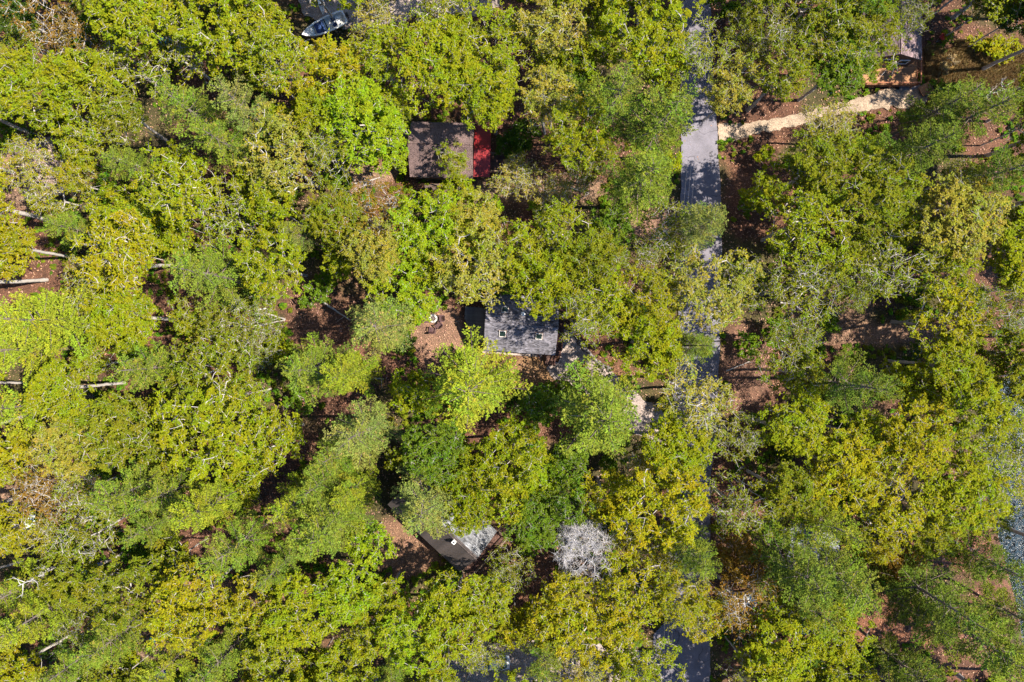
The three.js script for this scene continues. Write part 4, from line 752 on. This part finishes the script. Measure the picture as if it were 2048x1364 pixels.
// flat ring between an outline of half widths and one drawn in by inset
function rimGeometry(sections, inset, y) {
  const pts = []; for (const [x, w] of sections) pts.push([x, w]); for (const [x, w] of [...sections].reverse()) pts.push([x, -w]);
  const s = new THREE.Shape(pts.map(([x, w]) => new THREE.Vector2(x, w))), hole = [...pts].reverse().map(([x, w]) => new THREE.Vector2(x * (1 - inset / 3), Math.sign(w) * Math.max(0.015, Math.abs(w) - inset)));
  s.holes.push(new THREE.Path(hole));
  return new THREE.ExtrudeGeometry(s, { depth: 0.05, bevelEnabled: false }).rotateX(-Math.PI / 2).translate(0, y, 0);
}
const whiteHull = new THREE.MeshPhysicalMaterial({ color: rgb(0.8, 0.8, 0.8), roughness: 0.25, clearcoat: 0.5, side: THREE.DoubleSide });
{
  const [x, z] = at(650, 51, 1), o = thing('motor_boat', 'white open motor boat with dark blue seats parked on gravel', 'boat', [x, 0, z], 24 * Math.PI / 180);
  const s = [[-3.0, 0.03, 1.05, 1.3], [-2.6, 0.34, 0.8, 1.25], [-2.0, 0.62, 0.62, 1.2], [-1.0, 0.88, 0.5, 1.12], [0.3, 0.98, 0.48, 1.1], [1.6, 0.98, 0.48, 1.1], [2.5, 0.9, 0.5, 1.1], [2.75, 0.72, 0.52, 1.1]];
  mesh('hull', hullGeometry(s), whiteHull, o);
  mesh('gunwale', rimGeometry(s, 0.17, 1.1), whiteHull, o);
  mesh('transom', box(0.06, 0.55, 1.3, 2.74, 0.84, 0), whiteHull, o);
  mesh('cockpit_floor', box(4.0, 0.04, 1.2, 0.2, 0.72, 0), M.white, o);
  mesh('foredeck', new THREE.ExtrudeGeometry(new THREE.Shape([[-2.9, 0], [-2.4, 0.36], [-1.7, 0.6], [-1.5, 0], [-1.7, -0.6], [-2.4, -0.36]].map(([a, b]) => new THREE.Vector2(a, b))), { depth: 0.04, bevelEnabled: false }).rotateX(-Math.PI / 2).translate(0, 1.16, 0), whiteHull, o);
  mesh('seat_cover', [box(1.0, 0.2, 1.35, -0.75, 0.98, 0), box(0.24, 0.36, 1.3, -0.22, 1.08, 0)], navy, o);
  for (const k of [-0.35, 0.35]) { const seat = mesh('seat', [box(0.42, 0.16, 0.42, 1.15, 0.92, k)], navy, o); mesh('backrest', box(0.1, 0.34, 0.42, 1.4, 1.1, k), navy, seat); }
  mesh('windscreen', box(0.04, 0.28, 1.3, 0.15, 1.24, 0, 0, 0, -0.5), M.glass, o);
  const motor = mesh('outboard_motor', [box(0.36, 0.42, 0.32, 3.0, 1.28, 0), box(0.16, 0.8, 0.14, 3.02, 0.72, 0)], M.black, o); mesh('propeller', cylinder(0.12, 0.12, 0.05, 3.06, 0.36, 0, 8, 0, 0, Math.PI / 2), M.steel, motor);
  const trailer = mesh('trailer', [box(5.6, 0.09, 0.09, -0.4, 0.42, 0.5), box(5.6, 0.09, 0.09, -0.4, 0.42, -0.5), box(0.09, 0.09, 1.1, 1.2, 0.42, 0), box(0.09, 0.09, 1.1, -1.6, 0.42, 0)], M.steel, o);
  for (const k of [-0.95, 0.95]) mesh('wheel', cylinder(0.3, 0.3, 0.2, 0.9, 0.3, k, 18, Math.PI / 2), rubber, trailer);
}
{
  const [x, z] = at(640, -8, 0.3), o = thing('canoe', 'slim white canoe at the top edge beside the motor boat', 'canoe', [x, 0, z], 100 * Math.PI / 180);
  const s = [[-2.4, 0.02, 0.3, 0.55], [-2.0, 0.16, 0.1, 0.46], [-1.2, 0.33, 0.03, 0.38], [0, 0.4, 0.02, 0.36], [1.2, 0.33, 0.03, 0.38], [2.0, 0.16, 0.1, 0.46], [2.4, 0.02, 0.3, 0.55]];
  mesh('hull', hullGeometry(s), whiteHull, o); mesh('gunwale', rimGeometry(s, 0.05, 0.4), whiteHull, o);
  for (const k of [-1.1, 1.1]) mesh('thwart', box(0.22, 0.03, 0.62, k, 0.38, 0), M.timber[0], o);
}
// a saloon car from a side profile, about 4.3 m long, nose towards -x
function car(label, px, py, turn, colour) {
  const [x, z] = at(px, py, 0.8), o = thing('parked_car', label, 'car', [x, 0, z], turn);
  const profile = [[-2.15, 0.35], [-2.12, 0.62], [-1.9, 0.78], [-0.95, 0.92], [2.05, 0.98], [2.15, 0.7], [2.12, 0.35]], cabin = [[-1.0, 0.9], [-0.35, 1.4], [1.1, 1.44], [1.95, 0.95]];
  const solid = (pts, width, bevel) => new THREE.ExtrudeGeometry(new THREE.Shape(pts.map(([a, b]) => new THREE.Vector2(a, b))), { depth: width - 2 * bevel, bevelEnabled: true, bevelSize: bevel, bevelThickness: bevel, bevelSegments: 3 }).translate(0, 0, -width / 2 + bevel);
  mesh('body', solid(profile, 1.76, 0.08), colour, o);
  mesh('cabin', solid(cabin, 1.5, 0.07), M.glass, o);
  mesh('roof', box(1.35, 0.05, 1.3, 0.38, 1.5, 0), colour, o);
  for (const s of [-1, 1]) for (const [a, b] of [[[-1.0, 0.98], [-0.36, 1.48]], [[1.1, 1.5], [1.95, 1.03]]]) mesh('pillar', bar([a[0], a[1], s * 0.74], [b[0], b[1], s * 0.66], 0.07), colour, o);
  for (const wx of [-1.32, 1.3]) for (const s of [-1, 1]) { const wheel = mesh('wheel', cylinder(0.32, 0.32, 0.22, wx, 0.32, s * 0.8, 20, Math.PI / 2), rubber, o); mesh('rim', cylinder(0.2, 0.2, 0.02, wx, 0.32, s * 0.92, 14, Math.PI / 2), M.steel, wheel); }
  for (const s of [-1, 1]) { mesh('headlight', box(0.06, 0.13, 0.36, -2.16, 0.68, s * 0.58), M.steel, o); mesh('tail_light', box(0.05, 0.14, 0.34, 2.2, 0.8, s * 0.6), M.redMetal, o); mesh('mirror', box(0.16, 0.12, 0.16, -0.85, 1.0, s * 0.96), colour, o); }
}
car('white car parked under branches right of the road', 1478, 1200, 0.06, paint(0.78, 0.78, 0.78));
car('dark blue car parked under the pines below the metal roof', 1607, 1236, Math.PI / 2 + 0.15, paint(0.05, 0.09, 0.22));
car('silver-white car on the gravel yard at the bottom edge', 984, 1324, 0.05, paint(0.6, 0.62, 0.66));
// fire pit and chairs
function boulderGeometry(seed, r, squash = 0.7, detail = 1) {
  const g = new THREE.IcosahedronGeometry(r, detail), p = g.attributes.position;
  for (let k = 0; k < p.count; k++) { const n = V(p.getX(k), p.getY(k), p.getZ(k)).normalize(), s = 0.78 + 0.5 * fractal(n.x * 1.7 + seed * 3.1 + 9, n.y * 1.7 + n.z * 1.3 + 9, seed, 3); p.setXYZ(k, n.x * r * s, n.y * r * s * squash, n.z * r * s); }
  g.computeVertexNormals();
  return metreUV(g);
}
const pebbles = [1, 2, 3].map((s) => boulderGeometry(300 + s, 0.15));
{
  const [x, z] = at(866, 637), o = thing('fire_pit', 'round fire pit ringed with pale stones on the dirt yard', 'fire pit', [x, 0, z]);
  mesh('ash_bed', new THREE.CylinderGeometry(0.36, 0.36, 0.06, 20).translate(0, 0.0, 0), M.black, o);
  for (let k = 0; k < 15; k++) { const a = (k / 15) * 6.283, s = mesh('stone', pebbles[k % 3], M.stone[k % 3], o); s.position.set(Math.cos(a) * 0.42, 0.07, Math.sin(a) * 0.42); s.rotation.y = k * 1.7; }
  for (let k = 0; k < 3; k++) mesh('log', rod([Math.cos(k * 2.1) * 0.3, 0.08 + k * 0.05, Math.sin(k * 2.1) * 0.3], [-Math.cos(k * 2.1) * 0.3, 0.1 + k * 0.05, -Math.sin(k * 2.1) * 0.3], 0.045), BARK_DARK, o);
}
const chairWood = standard([0.075, 0.032, 0.035], 0.7);
function patioChair(label, px, py, facing) {
  const [x, z] = at(px, py, 0.4), o = thing('patio_chair', label, 'chair', [x, 0, z], facing, 'dark chairs round the fire pit');
  for (let k = 0; k < 5; k++) mesh('seat_slat', box(0.56, 0.025, 0.095, 0, 0.38 - k * 0.012, 0.24 - k * 0.11), chairWood, o);
  for (let k = 0; k < 5; k++) mesh('back_slat', box(0.1, 0.74 - Math.abs(k - 2) * 0.06, 0.022, (k - 2) * 0.115, 0.7, -0.36, -0.38), chairWood, o);
  for (const s of [-1, 1]) { mesh('armrest', box(0.13, 0.03, 0.72, s * 0.36, 0.56, 0.02), chairWood, o); mesh('leg', box(0.05, 0.58, 0.09, s * 0.32, 0.28, 0.3), chairWood, o); mesh('leg', box(0.05, 0.6, 0.09, s * 0.32, 0.3, -0.28, -0.3), chairWood, o); }
  mesh('back_rail', box(0.62, 0.06, 0.03, 0, 0.62, -0.35), chairWood, o);
}
patioChair('dark red wooden chair right of the fire pit', 883, 637, -Math.PI / 2);
patioChair('dark wooden chair lower right of the fire pit', 878, 650, -Math.PI * 0.75);
patioChair('dark wooden chair below the fire pit', 865, 660, Math.PI * 0.95);
patioChair('dark wooden chair left of the fire pit', 853, 639, Math.PI / 2);
// stones along the drive
{
  const o = thing('stone_border', 'row of dark stones edging the pale gravel drive by the cottage', 'stone border', [...(([x, z]) => [x, 0, z])(at(1188, 716))]), line = [[1158, 684], [1172, 700], [1186, 717], [1200, 727], [1216, 736]], blocks = [1, 2, 3].map((s) => boulderGeometry(320 + s, 0.32));
  for (let k = 0; k < 20; k++) { const t = (k / 19) * (line.length - 1), i = Math.min(Math.floor(t), line.length - 2), [x, z] = at(lerp(line[i][0], line[i + 1][0], t - i), lerp(line[i][1], line[i + 1][1], t - i)), s = mesh('stone', blocks[k % 3], M.darkStone[(k * 7) % 3], o); s.position.set(x - o.position.x + hash(k, 1, 3) * 0.2, 0.06, z - o.position.z + hash(k, 2, 3) * 0.2); s.rotation.y = k * 2.3; s.scale.setScalar(0.6 + 0.6 * hash(k, 4, 3)); }
}
// red wheelbarrow
{
  const [x, z] = at(1885, 74, 0.4), o = thing('wheelbarrow', 'red wheelbarrow with long wooden handles by the meadow', 'wheelbarrow', [x, 0, z], 38 * Math.PI / 180), red = standard([0.5, 0.03, 0.025], 0.5, { side: THREE.DoubleSide });
  const tray = new THREE.CylinderGeometry(0.62, 0.36, 0.32, 4, 1, true).rotateY(Math.PI / 4).scale(1, 1, 0.78).translate(-0.1, 0.58, 0);
  mesh('tray', [tray, box(0.5, 0.02, 0.39, -0.1, 0.43, 0)], red, o);
  for (const s of [-1, 1]) { mesh('handle', bar([-0.75, 0.32, s * 0.12], [1.35, 0.72, s * 0.36], 0.05), M.timber[1], o); mesh('leg', bar([0.25, 0.45, s * 0.24], [0.35, 0.0, s * 0.28], 0.035), M.steel, o); }
  const wheel = mesh('wheel', new THREE.TorusGeometry(0.19, 0.055, 8, 20).translate(-0.75, 0.24, 0), rubber, o); mesh('hub', cylinder(0.05, 0.05, 0.16, -0.75, 0.24, 0, 8, Math.PI / 2), M.steel, wheel);
}
// a tarp draped over a heap
function tarp(name, label, px, py, w, d, h, turn, material) {
  const [x, z] = at(px, py), g = new THREE.PlaneGeometry(w, d, 22, 18).rotateX(-Math.PI / 2), p = g.attributes.position;
  for (let k = 0; k < p.count; k++) { const u = p.getX(k) / (w / 2), v = p.getZ(k) / (d / 2), e = Math.max(Math.abs(u), Math.abs(v)); p.setY(k, Math.max(0.02, h * smooth(e, 1.0, 0.55) + (0.22 * (fractal(u * 3 + 9, v * 3 + px, 331, 4) - 0.5)) * h)); }
  g.computeVertexNormals(); metreUV(g);
  const o = mesh(name, g, material, scene); o.position.set(x, 0, z); o.rotation.y = turn;
  tag(o, label, 'tarp');
}
tarp('turquoise_tarp', 'crumpled turquoise tarp over a heap among upper left trees', 338, 86, 2.2, 1.5, 0.8, 0.3, tarpTurquoise);
tarp('blue_tarp', 'blue tarp on the ground at the lower left bottom edge', 323, 1350, 2.0, 1.4, 0.5, 0.5, tarpBlue);
tarp('blue_tarp', 'small blue tarp near the leafless dead snag', 196, 1133, 1.1, 0.9, 0.4, 0.2, tarpBlue);
tarp('white_tarp', 'white tarp patch among leaves above the leafless dead snag', 62, 1045, 1.3, 1.9, 0.5, 0.1, standard([0.72, 0.78, 0.76], 0.6, { side: THREE.DoubleSide }));
tarp('white_tarp', 'narrow white tarp under pines at the bottom left', 187, 1352, 0.8, 1.3, 0.4, -0.5, standard([0.74, 0.76, 0.78], 0.6, { side: THREE.DoubleSide }));
{
  const [x, z] = at(310, 1276), o = thing('storage_bin', 'green-lidded storage bin beside boards at lower left', 'bin', [x, 0, z], -0.5), green = standard([0.02, 0.16, 0.14], 0.5);
  mesh('body', box(0.75, 0.6, 0.55, 0, 0.3, 0), M.darkTrim, o); mesh('lid', [box(0.84, 0.06, 0.64, 0, 0.63, 0), box(0.6, 0.03, 0.4, 0, 0.675, 0)], green, o);
  for (const s of [-1, 1]) mesh('handle', box(0.03, 0.06, 0.2, s * 0.4, 0.45, 0), green, o);
}
{
  const [x, z] = at(278, 1286), o = thing('barbecue_grill', 'small black barbecue grill left of the green storage bin', 'grill', [x, 0, z], 0.4);
  mesh('firebox', box(0.7, 0.25, 0.5, 0, 0.75, 0), M.black, o); mesh('lid', cylinder(0.25, 0.25, 0.7, 0, 0.87, 0, 14, 0, 0, Math.PI / 2), M.black, o); mesh('handle', box(0.4, 0.03, 0.03, 0, 1.0, 0.26), M.steel, o);
  for (const a of [-0.3, 0.3]) for (const b of [-0.2, 0.2]) mesh('leg', box(0.04, 0.65, 0.04, a, 0.32, b), M.black, o);
}
[[[322, 1264], [336, 1282], 'pale board leaning beside the green storage bin'], [[330, 1262], [344, 1278], 'outer pale board right of the green storage bin'], [[344, 1306], [360, 1332], 'long grey timber near the blue tarp at lower left'], [[349, 1342], [367, 1330], 'short grey timber meeting the long one at lower left']].forEach(([a, b, label], k) => {
  const A = at(...a), B = at(...b), o = mesh('timber_board', bar([A[0], 0.14, A[1]], [B[0], 0.14, B[1]], 0.2, 0.08), M.timber[k % 2], scene);
  tag(o, label, 'board', 'boards lying in the lower left yard');
});
{
  const [x, z] = at(1987, 852), o = mesh('boulder', boulderGeometry(341, 0.8, 0.7, 3), M.stone[1], scene); o.position.set(x, 0.1, z);
  tag(o, 'pale boulder in shade near the right edge', 'boulder');
}
// dead snag: a bare stem with short broken limbs
function snag(label, px, py, height, seed, material, name = 'dead_tree') {
  const [x, z] = at(px, py), o = thing(name, label, 'tree', [x, -0.1, z]), r = makeRandom(seed), trunk = new Surface(), limbs = new Surface(), bx = r.gauss() * 0.4, bz = r.gauss() * 0.4, stem = (t) => V(bx * t * t, t * height, bz * t * t);
  for (let k = 0; k < 14; k++) trunk.limb(stem(k / 14), stem((k + 1) / 14), 0.2 * (1 - k / 15) + 0.03, 0.2 * (1 - (k + 1) / 15) + 0.03, 8);
  for (let t = 0.45; t < 0.99; t += 0.022) { const a = r() * 6.283, l = r.range(0.6, 2.4) * (1.25 - t * 0.7), o1 = stem(t), mid = o1.clone().add(V(Math.cos(a) * l * 0.55, r.range(-0.1, 0.3) * l, Math.sin(a) * l * 0.55)), tip = mid.clone().add(V(Math.cos(a + r.gauss() * 0.5) * l * 0.45, r.range(0, 0.5) * l, Math.sin(a + r.gauss() * 0.5) * l * 0.45)); limbs.limb(o1, mid, 0.055, 0.035, 5); limbs.limb(mid, tip, 0.035, 0.014, 4); for (let m = 0; m < 3; m++) limbs.limb(mid.clone().lerp(tip, r()), tip.clone().add(V(r.gauss() * 0.4, r.range(0, 0.4), r.gauss() * 0.4)), 0.018, 0.01, 3); }
  mesh('trunk', trunk.geometry(), material, o); mesh('branches', limbs.geometry(), material, o);
}
snag('leafless dead snag with broken pale limbs at lower left', 212, 1085, 15.5, 401, BARK_DEAD);
snag('leafless dark snag leaning out near the lake at lower right', 1890, 1080, 9, 403, BARK_DARK);
snag('leafless pale snag at the right edge beside the meadow', 1880, 240, 12, 404, BARK_PALE);
// fallen trunks
[[[735, 756], [768, 757], 0.16, 'fallen pale trunk between pines left of the big light pine'], [[640, 600], [700, 640], 0.13, 'fallen dark trunk across the brown leaf clearing'], [[1560, 605], [1640, 612], 0.12, 'long fallen trunk right of the leaf-strewn verge'], [[1452, 742], [1500, 722], 0.09, 'thin fallen trunk on the leaf-strewn verge'], [[690, 372], [760, 356], 0.11, 'fallen trunk on tan ground left of the red-roofed cabin'], [[1130, 372], [1178, 388], 0.1, 'fallen limb on tan ground right of the red-roofed cabin']].forEach(([a, b, r, label]) => {
  const A = at(...a), B = at(...b), s = new Surface(), q = makeRandom(Math.round(a[0])), n = 6;
  let last = V(A[0], r * 0.7, A[1]);
  const start = last.clone();
  for (let k = 1; k <= n; k++) { const p = V(lerp(A[0], B[0], k / n) + q.gauss() * 0.05, r * 0.7 + 0.02 * k, lerp(A[1], B[1], k / n) + q.gauss() * 0.05); s.limb(last, p, r * (1 - 0.09 * k + 0.09), r * (1 - 0.09 * k), 8); last = p; if (k > 2) s.limb(p, p.clone().add(V(q.gauss(), 0.4, q.gauss())), 0.03, 0.01, 4); }
  const o = mesh('fallen_log', s.geometry(), start.x < 0 ? BARK_PALE : BARK, scene);
  tag(o, label, 'log', 'trunks lying on the forest floor');
});
// power line along the road
{
  const poleTop = 9.2, spots = [[1424, -140, 'utility pole above the top of the picture right of the road'], [1346, 762, 'wooden utility pole hidden in leaves left of the road'], [1334, 1470, 'utility pole below the bottom of the picture left of the road']].map(([px, py, label]) => {
    const [x, z] = at(px, py, poleTop), o = thing('utility_pole', label, 'pole', [x, 0, z], 0, 'poles of the power line');
    mesh('pole', rod([0, -0.5, 0], [0, poleTop + 0.4, 0], 0.17, 0.12, 12), BARK_DARK, o);
    mesh('crossarm', box(1.6, 0.12, 0.1, 0, poleTop - 0.1, 0.16), BARK_DARK, o);
    for (const k of [-0.7, 0, 0.7]) mesh('insulator', cylinder(0.04, 0.06, 0.16, k, poleTop + 0.04, 0.16, 8), M.white, o);
    return [x, z];
  });
  const wireMaterial = standard([0.14, 0.135, 0.14], 0.7);
  const where = ['left', 'middle', 'right'], span = ['over the upper road', 'over the lower roadside'];
  for (let s = 0; s < 2; s++) [-0.7, 0, 0.7].forEach((k, i) => {
    const [ax, az] = spots[s], [bx, bz] = spots[s + 1], pts = [...Array(13)].map((_, n) => { const t = n / 12; return V(lerp(ax, bx, t) + k * 0.62, poleTop + 0.12 - 0.9 * 4 * t * (1 - t) * 0.5, lerp(az, bz, t) + 0.16); });
    const o = mesh('overhead_wire', new THREE.TubeGeometry(new THREE.CatmullRomCurve3(pts), 24, 0.006, 5), wireMaterial, scene);
    tag(o, `thin grey overhead wire ${span[s]}, ${where[i]} one of three`, 'wire', 'wires of the power line');
  });
}
renderer.render(scene, camera);
